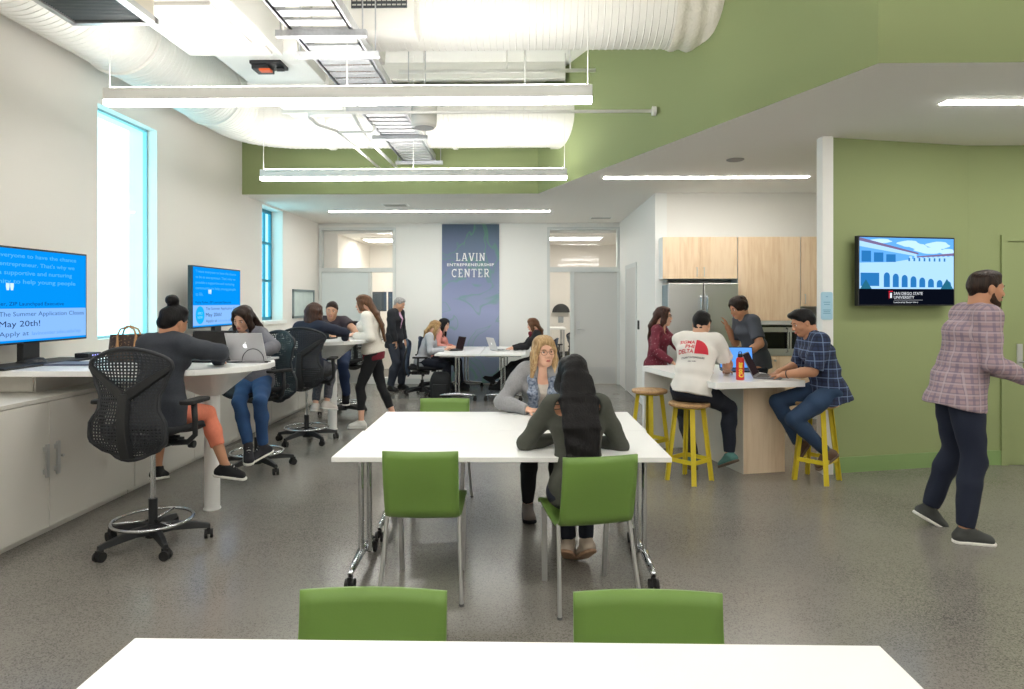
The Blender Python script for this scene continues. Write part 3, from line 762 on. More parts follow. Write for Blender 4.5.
def campus_screen():
    w, h = 1.04, .635; a = math.atan2(gd.y, gd.x)
    c = GA+gd*.72-gn*.11
    t = thing('wall_screen', 'black framed wall screen showing a white arcaded building on the green wall', 'screen', (c.x, c.y, 1.525), a)
    tv_body(t, w, h, .045)
    obj('wall_bracket', MB().box(-.2, .2, .045, .10, .15, .5), PL, t)
    obj('display', quadxz(MB(), -w/2+.012, w/2-.012, .012, h-.012, -.001), emit('screen_dark_band', (10, 14, 26), .8), t)
    x0, x1, z0, z1 = -w/2+.014, w/2-.014, .155, h-.014
    obj('picture_sky', quadxz(MB(), x0, x1, z0, z1, -.0015), emit('pic_sky', (92, 160, 232), 1.15), t)
    cl = MB()
    for cx, cz, rx, rz in ((.02, .57, .12, .03), (.12, .545, .1, .025), (.34, .56, .13, .035), (.25, .51, .16, .03), (-.28, .59, .12, .02), (.44, .5, .09, .03)):
        n = 18; cl.add([(max(x0, min(x1, cx+rx*math.cos(2*PI*i/n)*(1+.2*math.sin(5*i)))), -.0018, max(z0, min(z1, cz+rz*math.sin(2*PI*i/n)))) for i in range(n)], [tuple(range(n))])
    obj('picture_clouds', cl, emit('pic_cloud', (176, 212, 246), 1.2), t)
    wb = MB()
    wb.add([(x0, -.002, .39), (-.15, -.002, .40), (-.02, -.002, .42), (.13, -.002, .44), (x1, -.002, .46), (x1, -.002, z0), (x0, -.002, z0)], [tuple(range(7))])
    wb.add([(x0, -.002, .60), (.1, -.002, .475), (.1, -.002, .455), (x0, -.002, .54)], [(0, 1, 2, 3)])
    for i in range(9): wb.add([(.02+i*.055, -.002, .40), (.05+i*.055, -.002, .40), (.05+i*.055, -.002, .455+i*.003), (.02+i*.055, -.002, .455+i*.003)], [(0, 1, 2, 3)])
    obj('picture_building', wb, emit('pic_building', (160, 202, 240), 1.15), t)
    rf = MB().add([(x0, -.0024, .62), (.12, -.0024, .487), (.12, -.0024, .472), (x0, -.0024, .59)], [(0, 1, 2, 3)])
    rf.add([(.1, -.0024, .455), (x1, -.0024, .49), (x1, -.0024, .466), (.1, -.0024, .445)], [(0, 1, 2, 3)])
    obj('picture_roof', rf, emit('pic_roof', (134, 116, 158), .8), t)
    for i in range(8):
        ar = MB(); cx = -.22+i*.095; r_ = .032; zb = .17 if i < 7 else z0; zt = .27-i*.011; n = 10
        ar.add([(cx-r_, -.0026, zb), (cx+r_, -.0026, zb)]+[(cx+r_*math.cos(PI*k/n), -.0026, zt+r_*1.1*math.sin(PI*k/n)) for k in range(n+1)], [tuple(range(n+3))])
        obj('picture_arch', ar, emit('pic_arch', (44, 122, 190), .9), t)
    ar = MB()
    for i in range(3): obj('picture_window', quadxz(MB(), x0+.02+i*.13, x0+.12+i*.13, .40, .50-i*.015, -.0026), MATS['pic_arch'], t)
    for i in range(8): quadxz(ar, .032+i*.055-.022, .032+i*.055-.004, .41, .44, -.0026)
    obj('picture_columns', ar, emit('pic_arch', (44, 122, 190), .9), t)
    obj('picture_arch', quadxz(MB(), x0+.01, -.3, .18, .30, -.0026), emit('pic_arch', (44, 122, 190), .9), t)
    pm = MB().add([(.36, -.003, z0), (.43, -.003, .25), (.50, -.003, z0)], [(0, 1, 2)]).add([(-.5, -.003, z0), (-.44, -.003, .24), (-.38, -.003, z0)], [(0, 1, 2)])
    obj('picture_palms', pm, emit('pic_palm', (44, 120, 150), .7), t)
    for s_, x, z, ww, hh in (('SAN DIEGO STATE', -.145, .10, .31, .026), ('UNIVERSITY', -.145, .065, .22, .026), ('Leadership Starts Here', -.145, .022, .26, .018)):
        obj('screen_text', place(flat(s_, .0), x, -.002, z, ww, hh, left=True), emit('pic_text', (226, 230, 236), 1), t)
    tx = MB(); quadxz(tx, -.145, .165, .052, .0535, -.002); quadxz(tx, -.185, -.165, .072, .118, -.002)
    obj('screen_rule', tx, MATS['pic_text'], t)
    rd = MB(); quadxz(rd, -.2, -.155, .128, .136, -.002); quadxz(rd, -.198, -.19, .068, .128, -.002)
    obj('screen_crest', rd, emit('pic_red', (206, 30, 50), 1), t)
campus_screen()

# ------------------------------------------------------------------ green side chairs
def green_chair():
    t = thing('side_chair', '', 'chair')
    prof = [(.235, .425), (.24, .437), (.225, .447)]
    sh = [(y, .447-.012*math.sin((.2-y)/.36*PI)) for y in [.2-.04*k for k in range(9)]]
    for k in range(1, 9):
        a = R(80*k/8); sh.append((-.12-.085*math.sin(a), .532-.085*math.cos(a)))
    y0, z0 = sh[-1]
    for k in range(1, 9): sh.append((y0-(.052+.012*math.sin(k/8*PI))*k/8*1.0, z0+(.79-z0)*k/8))
    pr = [(y, z-.03*max(0, min(1, (.18-y)/.3)) if z < .6 else z-.03*(.79-z)/.19) for y, z in prof+sh]
    def S(u, v):
        i = min(int(v*(len(pr)-1)), len(pr)-2); f = v*(len(pr)-1)-i
        y = pr[i][0]*(1-f)+pr[i+1][0]*f; z = pr[i][1]*(1-f)+pr[i+1][1]*f
        x = (u-.5)*.392; c = (1-(2*u-1)**2)
        if z > .5: y -= .022*c*min(1, (z-.5)/.2)
        else: z -= .006*c
        return (x, y, z)
    nb = len(pr)-1
    obj('seat_shell', MB().sheet(S, 12, nb), M['chairgreen'], t, smooth=True, solid=.013)
    obj('seat_frame', MB().box(-.17, .17, .02, .17, .405, .422), M['alu'], t)
    for s in (-1, 1):
        obj('leg', MB().bar((s*.175, .175, 0), (s*.185, .15, .425), .030, .014), M['alu'], t, bevel=.002)
        obj('leg', MB().tube([(s*.215, -.27, .006), (s*.2, -.205, .25), (s*.192, -.16, .43)], .011, n=10), M['alu'], t, smooth='auto')
        obj('leg_cap', MB().cyl((s*.215, -.27, 0), (s*.215, -.27, .012), .013, n=10), mat('grey_cap', (90, 90, 92), rough=.6), t)
    return t
gc = green_chair()
GG = None
for i, (x, y, a, lab) in enumerate(((-.54, 3.60, 0, 'empty green chair with silver legs at the near left of the central table'),
        (.32, 3.51, 13, 'green chair under the long-haired woman in olive'),
        (-.64, 4.92, 180, 'green chair on the far side of the central table, mostly hidden'),
        (.19, 4.98, 176, 'green chair under the blonde woman with glasses'),
        (-.405, 1.47, 180, 'left of the two green chairs at the front table'),
        (.325, 1.47, 180, 'right of the two green chairs at the front table'))):
    put(gc, i == 0, (x, y, 0), R(a), lab, 'green side chairs')

# ------------------------------------------------------------------ folding tables on castors
def caster(mb, x, y, r=.032):
    for s in (-1, 1): mb.cyl((x+s*.008, y, r), (x+s*.026, y, r), r, n=18)
    mb.box(x-.01, x+.01, y-.022, y+.022, r, r*2+.012)
    mb.cyl((x, y, r*2), (x, y, r*2+.03), .009, n=10)
    return mb
def fold_table(wide=1.80, deep=.71, px=.82):
    t = thing('folding_table', '', 'table')
    obj('tabletop', MB().box(-wide/2, wide/2, -deep/2, deep/2, .713, .74), LAM, t, bevel=.003)
    obj('under_frame', MB().box(-px, px, -.03, .03, .675, .695).box(-px-.02, -px+.03, -deep*.4, deep*.4, .693, .713).box(px-.03, px+.02, -deep*.4, deep*.4, .693, .713), M['chrome'], t)
    for s in (-1, 1):
        lg = MB().cyl((s*px, -.022, .1), (s*px, -.022, .70), .016, n=16).cyl((s*px-s*.035, .03, .1), (s*px-s*.035, .03, .70), .016, n=16)
        o = obj('leg', lg, M['chrome'], t, smooth='auto')
        ft = MB().tube([(s*px, -.28, .088), (s*px, -.18, .098), (s*px, 0, .112), (s*px, .18, .098), (s*px, .28, .088)], [.014, .02, .026, .02, .014], n=12)
        obj('foot_bar', ft, M['chrome'], o, smooth=True)
        for y in (-.275, .275): obj('caster', caster(MB(), s*px, y), M['rubber'], o)
    return t
ft = fold_table()
for i, (x, y, a, lab) in enumerate(((-.13, 3.785, .9, 'white folding table in the centre, near half of the pair'), (-.13, 4.50, .9, 'white folding table in the centre, far half of the pair'),
        (-.053, 1.215, 0, 'white folding table at the bottom of the picture'), (-.053, .50, 0, 'white folding table behind the front one, below the viewpoint'),
        (-1.065, 11.05, 90, 'left of the two white tables in front of the banner'), (-.345, 11.05, 90, 'right of the two white tables in front of the banner'))):
    put(ft, i == 0, (x, y, 0), R(a), lab, 'white folding tables')

# ------------------------------------------------------------------ mesh-backed office chairs
def perforated(fn, nu, nv, fu=.62, fv=.5, rim=1):
    mb = MB(); vs = {}
    def V(i, j):
        if (i, j) not in vs:
            vs[(i, j)] = len(mb.v); mb.v.append(tuple(fn(i/nu, j/nv)))
        return vs[(i, j)]
    for j in range(nv):
        for i in range(nu):
            c = [V(i, j), V(i+1, j), V(i+1, j+1), V(i, j+1)]
            if i < rim or j < rim or i >= nu-rim or j >= nv-rim: mb.f.append(tuple(c)); continue
            k = len(mb.v)
            a0, a1 = .5-fu/2, .5+fu/2; b0, b1 = .5-fv/2, .5+fv/2
            for (a, b) in ((a0, b0), (a1, b0), (a1, b1), (a0, b1)): mb.v.append(tuple(fn((i+a)/nu, (j+b)/nv)))
            for q in range(4): mb.f.append((c[q], c[(q+1) % 4], k+(q+1) % 4, k+q))
    return mb
def lerp_tab(tab, v):
    for (a, x), (b, y) in zip(tab, tab[1:]):
        if v <= b:
            f = (v-a)/(b-a); f = f*f*(3-2*f); return x+(y-x)*f
    return tab[-1][1]
def task_chair(hs, ring, mm, lab0='', ht=.68):
    t = thing('drafting_chair' if ring else 'task_chair', lab0, 'chair')
    hub = MB().cyl((0, 0, .055), (0, 0, .14), .045, .035, n=20)
    obj('base_hub', hub, PL, t, smooth='auto')
    for k in range(5):
        a = R(72*k+27); c, s = math.cos(a), math.sin(a)
        l = MB(); p = [(.03, .105), (.12, .112), (.24, .098), (.335, .082)]
        prev = None; w = [.034, .03, .025, .018]; hh = [.03, .026, .02, .014]; vs = []
        for (r_, z), ww, h_ in zip(p, w, hh):
            for sx, sz in ((-1, -1), (1, -1), (.6, 1), (-.6, 1)):
                vs.append((c*r_-s*ww*sx, s*r_+c*ww*sx, z+sz*h_))
        fs = [(3, 2, 1, 0), (12, 13, 14, 15)]
        for q in range(3):
            for e in range(4): fs.append((q*4+e, q*4+(e+1) % 4, q*4+4+(e+1) % 4, q*4+4+e))
        l.add(vs, fs)
        o = obj('leg', l, PL, t, bevel=.004)
        cs = caster(MB(), 0, 0, .03).move(Matrix.Translation((c*.325, s*.325, 0)) @ Matrix.Rotation(a+.6*k, 4, 'Z'))
        obj('caster', cs, M['rubber'], o)
    zc = .30 if ring else .26
    obj('gas_column', MB().cyl((0, 0, .12), (0, 0, zc), .027, n=18), PL, t, smooth='auto')
    obj('piston', MB().cyl((0, 0, zc), (0, 0, hs-.09), .016, n=18), M['chrome'], t, smooth='auto')
    if ring:
        n = 40
        rg = MB().tube([(.235*math.cos(2*PI*i/n), .235*math.sin(2*PI*i/n), .165) for i in range(n)], .010, n=8, closed=True)
        for k in range(3):
            a = R(120*k+90); rg.tube([(.02*math.cos(a), .02*math.sin(a), .16), (.235*math.cos(a), .235*math.sin(a), .165)], .008, n=6)
        obj('footrest_ring', rg, M['chrome'], t, smooth=True)
    # seat pan
    def seat(u, v):
        x = (u-.5)*2; y = (v-.5)*2
        w = .25*(1-.12*max(0, -y)**2)*(1-.18*abs(y)**6)
        return (x*w, y*.225-.0+.01, hs-.02*(1-x*x)*(1-.3*y)+.028*abs(x)**3-.035*max(0, y)**3*1.0+.012*max(0, -y)**2)
    obj('seat', MB().sheet(seat, 16, 14), M['fabricseat'], t, smooth=True, solid=.035)
    mech = MB().box(-.11, .11, -.17, .12, hs-.105, hs-.055).box(-.20, .20, -.06, .02, hs-.075, hs-.045)
    mech.cyl((.11, .03, hs-.09), (.235, .03, hs-.095), .008, n=8).cyl((.225, .03, hs-.095), (.262, .03, hs-.096), .024, n=16)
    obj('tilt_mechanism', mech, PL, t, bevel=.006)
    # back: butterfly shell
    z0, z1 = hs-.14, hs-.14+ht
    W = [(0, .13), (.06, .19), (.2, .245), (.32, .24), (.46, .19), (.56, .185), (.7, .225), (.85, .262), (.93, .255), (1, .2)]
    def back(u, v):
        x = (u-.5)*2; w = lerp_tab(W, v)
        y = -.235-.03*math.sin(v*PI)*1.1-.05*max(0, v-.45)+.045*(x*x)*(.6+.4*v)-.02*math.sin(v*2*PI)
        z = z0+(z1-z0)*v+(.0 if v < .8 else -(x*x)*.05*(v-.8)/.2)+(.04*x*x*(1-v/.15) if v < .15 else 0)
        return (x*w, y, z)
    bk = obj('backrest', perforated(back, 22, 34), mm, t, smooth=False, solid=.006)
    # outer rim and wishbone spine
    rim = [back(0, j/24) for j in range(25)]+[back(i/8, 1) for i in range(1, 8)]+[back(1, 1-j/24) for j in range(25)]+[back(1-i/6, 0) for i in range(1, 6)]
    obj('back_rim', MB().tube(rim, .0125, n=8, closed=True), mm, bk, smooth=True)
    sp = MB()
    def bo(u, v, d=.022): p = back(u, v); return Vector((p[0], p[1]-d, p[2]))
    sp.v = []; rows = []
    for k in range(9):
        v = .02+.58*k/8; a = bo(.5, v); hw = .043-.008*k/8
        rows.append([(a.x-hw, a.y+.012, a.z), (a.x-hw*.7, a.y-.014, a.z), (a.x+hw*.7, a.y-.014, a.z), (a.x+hw, a.y+.012, a.z)])
    sp.add([q for r_ in rows for q in r_], [(k*4+e, k*4+e+1, k*4+5+e, k*4+4+e) for k in range(8) for e in range(3)]+[(0, 1, 2, 3), (35, 34, 33, 32)])
    for s in (0, 1):
        pts = [bo(.5+(s-.5)*2*f, vv, dd) for f, vv, dd in ((.01, .57, .018), (.09, .60, .018), (.21, .655, .016), (.36, .735, .010), (.485, .83, .004))]
        rows = []
        for p, ww in zip(pts, (.042, .044, .040, .034, .022)):
            rows.append([(p.x, p.y+.008, p.z-ww), (p.x, p.y-.010, p.z-ww*.7), (p.x, p.y-.010, p.z+ww*.7), (p.x, p.y+.008, p.z+ww)])
        sp.add([q for r_ in rows for q in r_], [(k*4+e, k*4+(e+1) % 4, k*4+4+(e+1) % 4, k*4+4+e) for k in range(4) for e in range(4)]+[(0, 1, 2, 3), (19, 18, 17, 16)])
    sp.bar((0, -.08, hs-.085), (0, -.262, hs-.085), .07, .03).bar((0, -.255, hs-.09), (0, -.268, hs-.03), .08, .03, up=(0, 1, 0))
    obj('back_spine', sp, PL, t, bevel=.004)
    for s in (-1, 1):
        ar = MB().tube([(s*.16, -.05, hs-.07), (s*.26, -.045, hs-.065), (s*.305, -.04, hs-.02), (s*.31, -.05, hs+.08), (s*.30, -.045, hs+.185)], [.02, .018, .017, .018, .02], n=10)
        o = obj('armrest', ar, PL, t, smooth=True)
        pad = MB().prism(rrect(s*.29-.045, s*.29+.045, -.14, .11, .035), hs+.18, hs+.205)
        obj('arm_pad', pad, M['rubber'], o, bevel=.006)
    return t
dc = task_chair(.74, True, M['mesh'])
for i, (x, y, a, lab) in enumerate(((-2.39, 4.13, -3, 'tall black perforated-back drafting chair nearest the camera, under the woman with a bun'),
        (-2.50, 6.02, 150, 'tall black drafting chair under the young woman with the silver laptop'),
        (-2.44, 7.22, 3, 'tall black drafting chair seen from behind at the far worktop'),
        (-2.52, 9.0, 162, 'tall black drafting chair under the smiling man'))):
    put(dc, i == 0, (x, y, 0), R(a), lab, 'tall drafting chairs at the worktops')
tc = task_chair(.46, False, M['bluemesh'], ht=.62)
for i, (x, y, a, lab) in enumerate(((-1.72, 10.85, -85, 'blue-black mesh office chair under the fair-haired woman in grey'),
        (-1.62, 11.55, -95, 'mesh office chair under the dark-haired woman in pink'),
        (.30, 11.1, 92, 'mesh office chair on the right of the back tables'),
        (.84, 13.6, 120, 'mesh office chair seen through the glass of the right back office'))):
    put(tc, i == 0, (x, y, 0), R(a), lab, 'low mesh office chairs')

# ------------------------------------------------------------------ yellow stools
def stool():
    t = thing('bar_stool', '', 'stool')
    obj('seat', MB().lathe([(0, .650), (.165, .650), (.177, .657), (.177, .676), (.17, .683), (0, .683)], n=36), M['seatwood'], t, smooth='auto')
    Y = M['yellow']
    obj('seat_plate', MB().prism([(.14*math.cos(R(45*k+22.5)), .14*math.sin(R(45*k+22.5))) for k in range(8)], .636, .65), Y, t)
    for k in range(4):
        a = R(90*k); c, s = math.cos(a), math.sin(a)
        l = MB()
        for (off, w, d) in ((0, .042, .008), (-.016, .008, .036)):
            l.bar((c*(.205+off), s*(.205+off), 0), (c*(.13+off), s*(.13+off), .645), w, d, up=(c, s, 0))
        l.bar((c*.192-s*.017, s*.192+c*.017, 0), (c*.117-s*.017, s*.117+c*.017, .645), .008, .034, up=(c, s, 0))
        obj('leg', l, Y, t)
    r_ = .184
    for k in range(4):
        a, b = R(90*k), R(90*k+90)
        obj('cross_bar', MB().bar((r_*math.cos(a), r_*math.sin(a), .185), (r_*math.cos(b), r_*math.sin(b), .185), .008, .036), Y, t)
    return t
st = stool()
for i, (x, y, a, lab) in enumerate(((1.44, 5.73, -93, 'yellow stool with a round wooden seat under the man in the white t-shirt'),
        (1.25, 6.55, -95, 'empty yellow stool at the far left of the kitchen island'),
        (2.56, 5.76, -92, 'yellow stool under the man in the blue checked shirt'))):
    put(st, i == 0, (x, y, 0), R(a), lab, 'yellow stools with wooden seats')

# ------------------------------------------------------------------ kitchen island
IA, IB, IC = Vector((1.25, 6.96)), Vector((1.60, 5.49)), Vector((2.43, 5.685))
ex = (IC-IB).normalized(); ey = (IA-IB).normalized(); IDD = IC+ey*1.5
isl = thing('kitchen_island', 'white topped kitchen island with pale wooden panels', 'island', (1.9, 6.2, 0))
def rel2(poly): return [(p.x-1.9, p.y-6.2) for p in poly]
obj('countertop', MB().prism(rel2([IA, IB, IC, IA+ex*.85]), .825, .88), LAM, isl, bevel=.003)
obj('end_panel', MB().prism(rel2([IA, IA-ey*.055, IA-ey*.055+ex*.85, IA+ex*.85]), 0, .826), LAM, isl)
b0 = Vector((1.98, 5.93)); b1 = b0+ex*.42
obj('base', MB().prism(rel2([b0, b1, b1+ey*1.14, b0+ey*1.14]), .0, .825), M['islandwood'], isl)
obj('modesty_panel', MB().prism(rel2([b0-ex*.004, b0+ey*1.14-ex*.004, b0+ey*1.14, b0]), .0, .825), mat('pale_grey_panel', (206, 198, 186), rough=.5), isl)

# ------------------------------------------------------------------ kitchen wall
def cab_door(t, x0, x1, z0, z1, yf, hx=None, hz=None, m=None):
    d = obj('door', MB().box(x0+.002, x1-.002, yf-.02, yf, z0+.002, z1-.002), m or M['maple'], t, bevel=.001)
    if hx is not None:
        obj('door_handle', MB().tube([(hx, yf-.02, hz), (hx, yf-.045, hz), (hx, yf-.045, hz+.12), (hx, yf-.02, hz+.12)], .006, n=8), M['steel'], d)
    return d
YK = 8.74
t = thing('wall_cabinet', 'pale maple two-door cabinet above the refrigerator', 'cabinet', (0, 0, 0)); t.location = (2.335, 9.0, 1.87)
def rz(mb, o): return rel(mb, o)
def cabinet(lab, x0, x1, z0, z1, doors, cat='cabinet', name='wall_cabinet', t=None):
    if t is None: t = thing(name, lab, cat, ((x0+x1)/2, 9.0, z0))
    cx = (x0+x1)/2
    obj('carcass', MB().box(x0-cx, x1-cx, YK-9.0, .02, 0, z1-z0), mat('cabinet_side_white', (226, 230, 230), rough=.4), t)
    for (a, b, c, d, hx, hz) in doors:
        cab_door(t, a-cx, b-cx, c-z0, d-z0, YK-9.0, None if hx is None else hx-cx, None if hz is None else hz-z0)
    return t
cabinet('', 1.84, 2.83, 1.87, 2.43, [(1.84, 2.335, 1.87, 2.43, 2.29, 1.9), (2.335, 2.83, 1.87, 2.43, 2.385, 1.9)], t=t)
tc_ = cabinet('tall pale maple cabinet housing the microwave oven', 2.84, 3.66, 0, 2.43, [(2.84, 3.66, 1.31, 2.43, None, None), (2.84, 3.09, .0, 1.29, None, None), (3.10, 3.66, .06, .845, None, None)], name='tall_cabinet')
obj('knob', MB().cyl((.02, YK-9.05, .78), (.02, YK-9.02, .78), .013, n=12).cyl((.075, YK-9.05, .78), (.075, YK-9.02, .78), .013, n=12), M['steel'], tc_)
cabinet('pale maple wall cabinet right of the tall unit', 3.67, 4.45, 1.5, 2.43, [(3.67, 4.45, 1.5, 2.43, 3.72, 1.54)])
bc = cabinet('low maple cabinet with a white counter at the back right of the kitchen', 3.67, 4.45, 0, .88, [(3.67, 4.06, .06, .88, None, None), (4.06, 4.45, .06, .88, None, None)], name='base_cabinet')
obj('counter', MB().box(-.39, .39, YK-9.04, .02, .88, .92), LAM, bc)
bs = thing('backsplash', 'grey tiled splashback behind the kitchen counter', 'splashback', (4.06, 9.25, .92))
obj('tile', MB().box(-.39, .39, -.012, 0, .0, .58), mat('grey_tile', (176, 172, 166), rough=.3), bs)
# refrigerator
fr = thing('refrigerator', 'stainless steel french-door refrigerator behind the woman in maroon', 'refrigerator', (2.34, 8.95, 0))
obj('cabinet_body', MB().box(-.455, .455, -.30, .3, .02, 1.79), mat('fridge_side', (120, 140, 150), rough=.4, metal=.3), fr, bevel=.004)
for s in (-1, 1):
    d = obj('door', MB().box(min(s*.004, s*.455), max(s*.004, s*.455), -.385, -.305, .72, 1.81), M['steel'], fr, bevel=.012)
    obj('handle', MB().tube([(s*.04, -.385, .82), (s*.04, -.43, .84), (s*.04, -.43, 1.62), (s*.04, -.385, 1.64)], .013, n=10), M['chrome'], d, smooth='auto')
d = obj('drawer', MB().box(-.455, .455, -.385, -.305, .05, .71), M['steel'], fr, bevel=.012)
obj('handle', MB().tube([(-.36, -.385, .62), (-.34, -.43, .62), (.34, -.43, .62), (.36, -.385, .62)], .013, n=10), M['chrome'], d, smooth='auto')
# microwave
mw = thing('microwave_oven', 'built-in stainless microwave oven with a vertical handle', 'oven', (3.375, 8.74, .85))
obj('body', MB().box(-.27, .27, -.03, .3, 0, .42), M['steel'], mw, bevel=.004)
obj('door_glass', MB().box(-.255, .14, -.036, -.03, .09, .31), M['screenblack'], mw)
obj('door_glass', MB().box(.17, .255, -.036, -.03, .09, .31), M['screenblack'], mw)
obj('control_strip', MB().box(-.255, .255, -.036, -.03, .375, .405), M['screenblack'], mw)
obj('handle', MB().tube([(.10, -.03, .04), (.10, -.075, .05), (.10, -.075, .35), (.10, -.03, .36)], .012, n=10), M['chrome'], mw, smooth='auto')

# ------------------------------------------------------------------ laptops
def laptop(lab, x, y, z, rot, body, disp, tilt=18, w=.33, d=.225, logo=False):
    t = thing('laptop', lab, 'laptop', (x, y, z), R(rot))
    obj('base', MB().prism(rrect(-w/2, w/2, -d/2, d/2, .012, 4), .002, .016), body, t)
    obj('keyboard', MB().box(-w*.42, w*.42, -.01, d*.4, .016, .018).box(-w*.14, w*.14, -d*.44, -.03, .016, .0165), PL, t)
    Mx = Matrix.Translation((0, d/2-.004, .014)) @ Matrix.Rotation(R(-tilt), 4, 'X')
    lid = MB().box(-w/2, w/2, 0, .007, 0, d).move(Mx)
    o = obj('lid', lid, body, t, bevel=.002)
    obj('display', MB().box(-w/2+.008, w/2-.008, -.001, 0, .012, d-.01).move(Mx), disp, o)
    if logo:
        lg = MB(); n = 20; pts = []
        for i in range(n):
            a = 2*PI*i/n; r_ = .019*(1+.06*math.cos(2*a)); 
            dx = r_*math.cos(a); dz = r_*1.05*math.sin(a)
            if dx < -.011 and abs(dz-.003) < .011: dx = -.0095
            pts.append((dx, .008, d*.52+dz))
        lg.add(pts, [tuple(range(n))])
        lg.add([(0, .008, d*.52+.021), (-.008, .008, d*.52+.028), (-.009, .008, d*.52+.036), (-.001, .008, d*.52+.030)], [(0, 1, 2, 3)])
        obj('logo', lg.move(Mx), emit('laptop_logo', (255, 255, 255), 1.2), o)
    return t
silver = mat('laptop_silver', (196, 196, 198), rough=.35, metal=.5)
scr_off = M['screenblack']; scr_on = emit('laptop_screen_blue', (88, 150, 232), 1.1); scr_dim = emit('laptop_screen_brown', (70, 56, 58), .35)
laptop('silver laptop with a glowing fruit logo in front of the young woman in jeans', -2.15, 5.14, 1.10, 176, silver, scr_on, 22, w=.30, logo=True)
laptop('black laptop in front of the woman with a bun', -2.49, 4.98, 1.10, -4, PL, scr_off, 14, w=.36)
laptop('black laptop in front of the dark-haired woman in pink', -1.22, 11.0, .74, -62, PL, scr_dim, 16)
laptop('silver laptop on the right-hand back table', -.42, 10.95, .74, 116, silver, scr_dim, 20, logo=True)
laptop('laptop with a bright blue display behind the red bottle on the island', 2.10, 6.42, .88, -6, PL, scr_on, 16)
laptop('laptop open in front of the man in the blue checked shirt', 2.20, 5.90, .88, 62, mat('laptop_grey', (120, 120, 124), rough=.4, metal=.5), scr_dim, 26, w=.34)
laptop('black laptop open in front of the smiling man', -2.55, 8.1, 1.10, 170, PL, scr_off, 20)

# ------------------------------------------------------------------ small things
b = thing('water_bottle', 'red water bottle with yellow writing on the kitchen island', 'bottle', (1.88, 5.72, .88))
obj('bottle_body', MB().lathe([(0, 0), (.032, 0), (.035, .006), (.035, .17), (.03, .19), (.02, .197), (0, .197)], n=28), mat('red_bottle', (204, 40, 34), rough=.35), b, smooth='auto')
obj('cap', MB().lathe([(.018, .197), (.02, .2), (.02, .222), (.015, .228), (0, .228)], n=20).tube([(-.012, 0, .225), (-.01, 0, .245), (.01, 0, .245), (.012, 0, .225)], .004, n=6), PL, b, smooth='auto')
wr = text_mesh('Coolest', .06, offset=.003, extrude=0); wr.v = [(v[0], v[1], v[2]) for v in wr.v]
xs = [v[0] for v in wr.v]; cx = (max(xs)+min(xs))/2
wr.v = [(.0357*math.sin((v[2]-.02)/.0355), -.0357*math.cos((v[2]-.02)/.0355), .09+(v[0]-cx)*.13/(max(xs)-min(xs))) for v in wr.v]
obj('writing', wr, mat('yellow_print', (232, 200, 60), rough=.5), b)

bg = thing('handbag', 'brown patterned handbag with tan handles on the near worktop', 'bag', (-3.05, 4.95, 1.10), R(8))
hb = MB()
def bagf(u, v):
    a = u*2*PI; w = .15*(1-.12*v); d = .06*(1-.35*v)
    e = .5
    c, s = math.cos(a), math.sin(a)
    return (w*math.copysign(abs(c)**e, c), d*math.copysign(abs(s)**e, s), .21*v-.012*v*math.cos(a)**2*0)
hb.sheet(bagf, 32, 8); hb.add([bagf(i/32, 0) for i in range(32)], [tuple(range(32))]); hb.add([(x, y, z-.015) for x, y, z in [bagf(i/32, 1) for i in range(32)]], [tuple(range(32))])
obj('bag_body', hb, dots('brown_monogram', (64, 50, 44), (134, 108, 78), 55, .26), bg, smooth='auto')
for s in (-1, 1):
    obj('handle', MB().tube([(-.07, s*.04, .15), (-.068, s*.042, .2), (-.05, s*.035, .25), (0, s*.02, .275), (.05, s*.035, .25), (.068, s*.042, .2), (.07, s*.04, .15)], .007, n=8), mat('tan_leather', (176, 130, 84), rough=.6), bg, smooth=True)
obj('tassel', MB().cyl((-.06, -.055, .2), (-.06, -.062, .1), .006, .014, n=8), MATS['tan_leather'], bg)
obj('tassel', MB().cyl((.07, -.055, .2), (.07, -.062, .12), .006, .014, n=8), MATS['tan_leather'], bg)

sb = thing('set_top_box', 'small black box with lights beside the near screen stand', 'box', (-3.52, 5.16, 1.118), R(90))
obj('case', MB().box(-.08, .08, -.06, .05, 0, .035), PL, sb, bevel=.004)
obj('indicator', MB().box(-.03, -.018, -.0615, -.06, .012, .022).box(.0, .012, -.0615, -.06, .012, .022).box(.03, .042, -.0615, -.06, .012, .022), emit('indicator_light', (170, 170, 255), 1.5), sb)
kb = thing('closed_tablet', 'thin dark closed tablet lying on the near worktop', 'tablet', (-3.3, 4.72, 1.10), R(4))
obj('shell', MB().prism(rrect(-.17, .17, -.11, .11, .012), .002, .014), mat('slate_shell', (96, 100, 118), rough=.4), kb)
pp_ = thing('paper_sheet', 'white sheet of paper beside the black laptop', 'paper', (-2.27, 4.86, 1.101), R(20))
obj('sheet', MB().box(-.105, .105, -.148, .148, 0, .0012), mat('paper', (246, 246, 244), rough=.9), pp_)
ms = thing('computer_mouse', 'black computer mouse beside the silver laptop', 'mouse', (-2.36, 5.06, 1.103), R(15))
obj('shell', MB().lathe([(0, .034), (.018, .032), (.03, .022), (.034, .008), (.032, 0), (0, 0)], n=20).move(Matrix.Diagonal((.95, 1.6, 1, 1))), PL, ms, smooth=True)
cc = thing('charging_cable', 'black charging cable looped in front of the silver laptop', 'cable', (-2.1, 4.9, 1.104))
pts = [(-.16+.02*math.sin(k*.9), -.05+.03*math.cos(k*.7)+.01*k*.3, .004) for k in range(5)]
pts += [(-.08+.006*k, .02, .004+.085*math.sin(PI*k/12)) for k in range(13)][0:0]
pts += [(-.06-.0*k+.085*(1-math.cos(PI*k/12)), .02, .004+.095*math.sin(PI*k/12)) for k in range(13)]
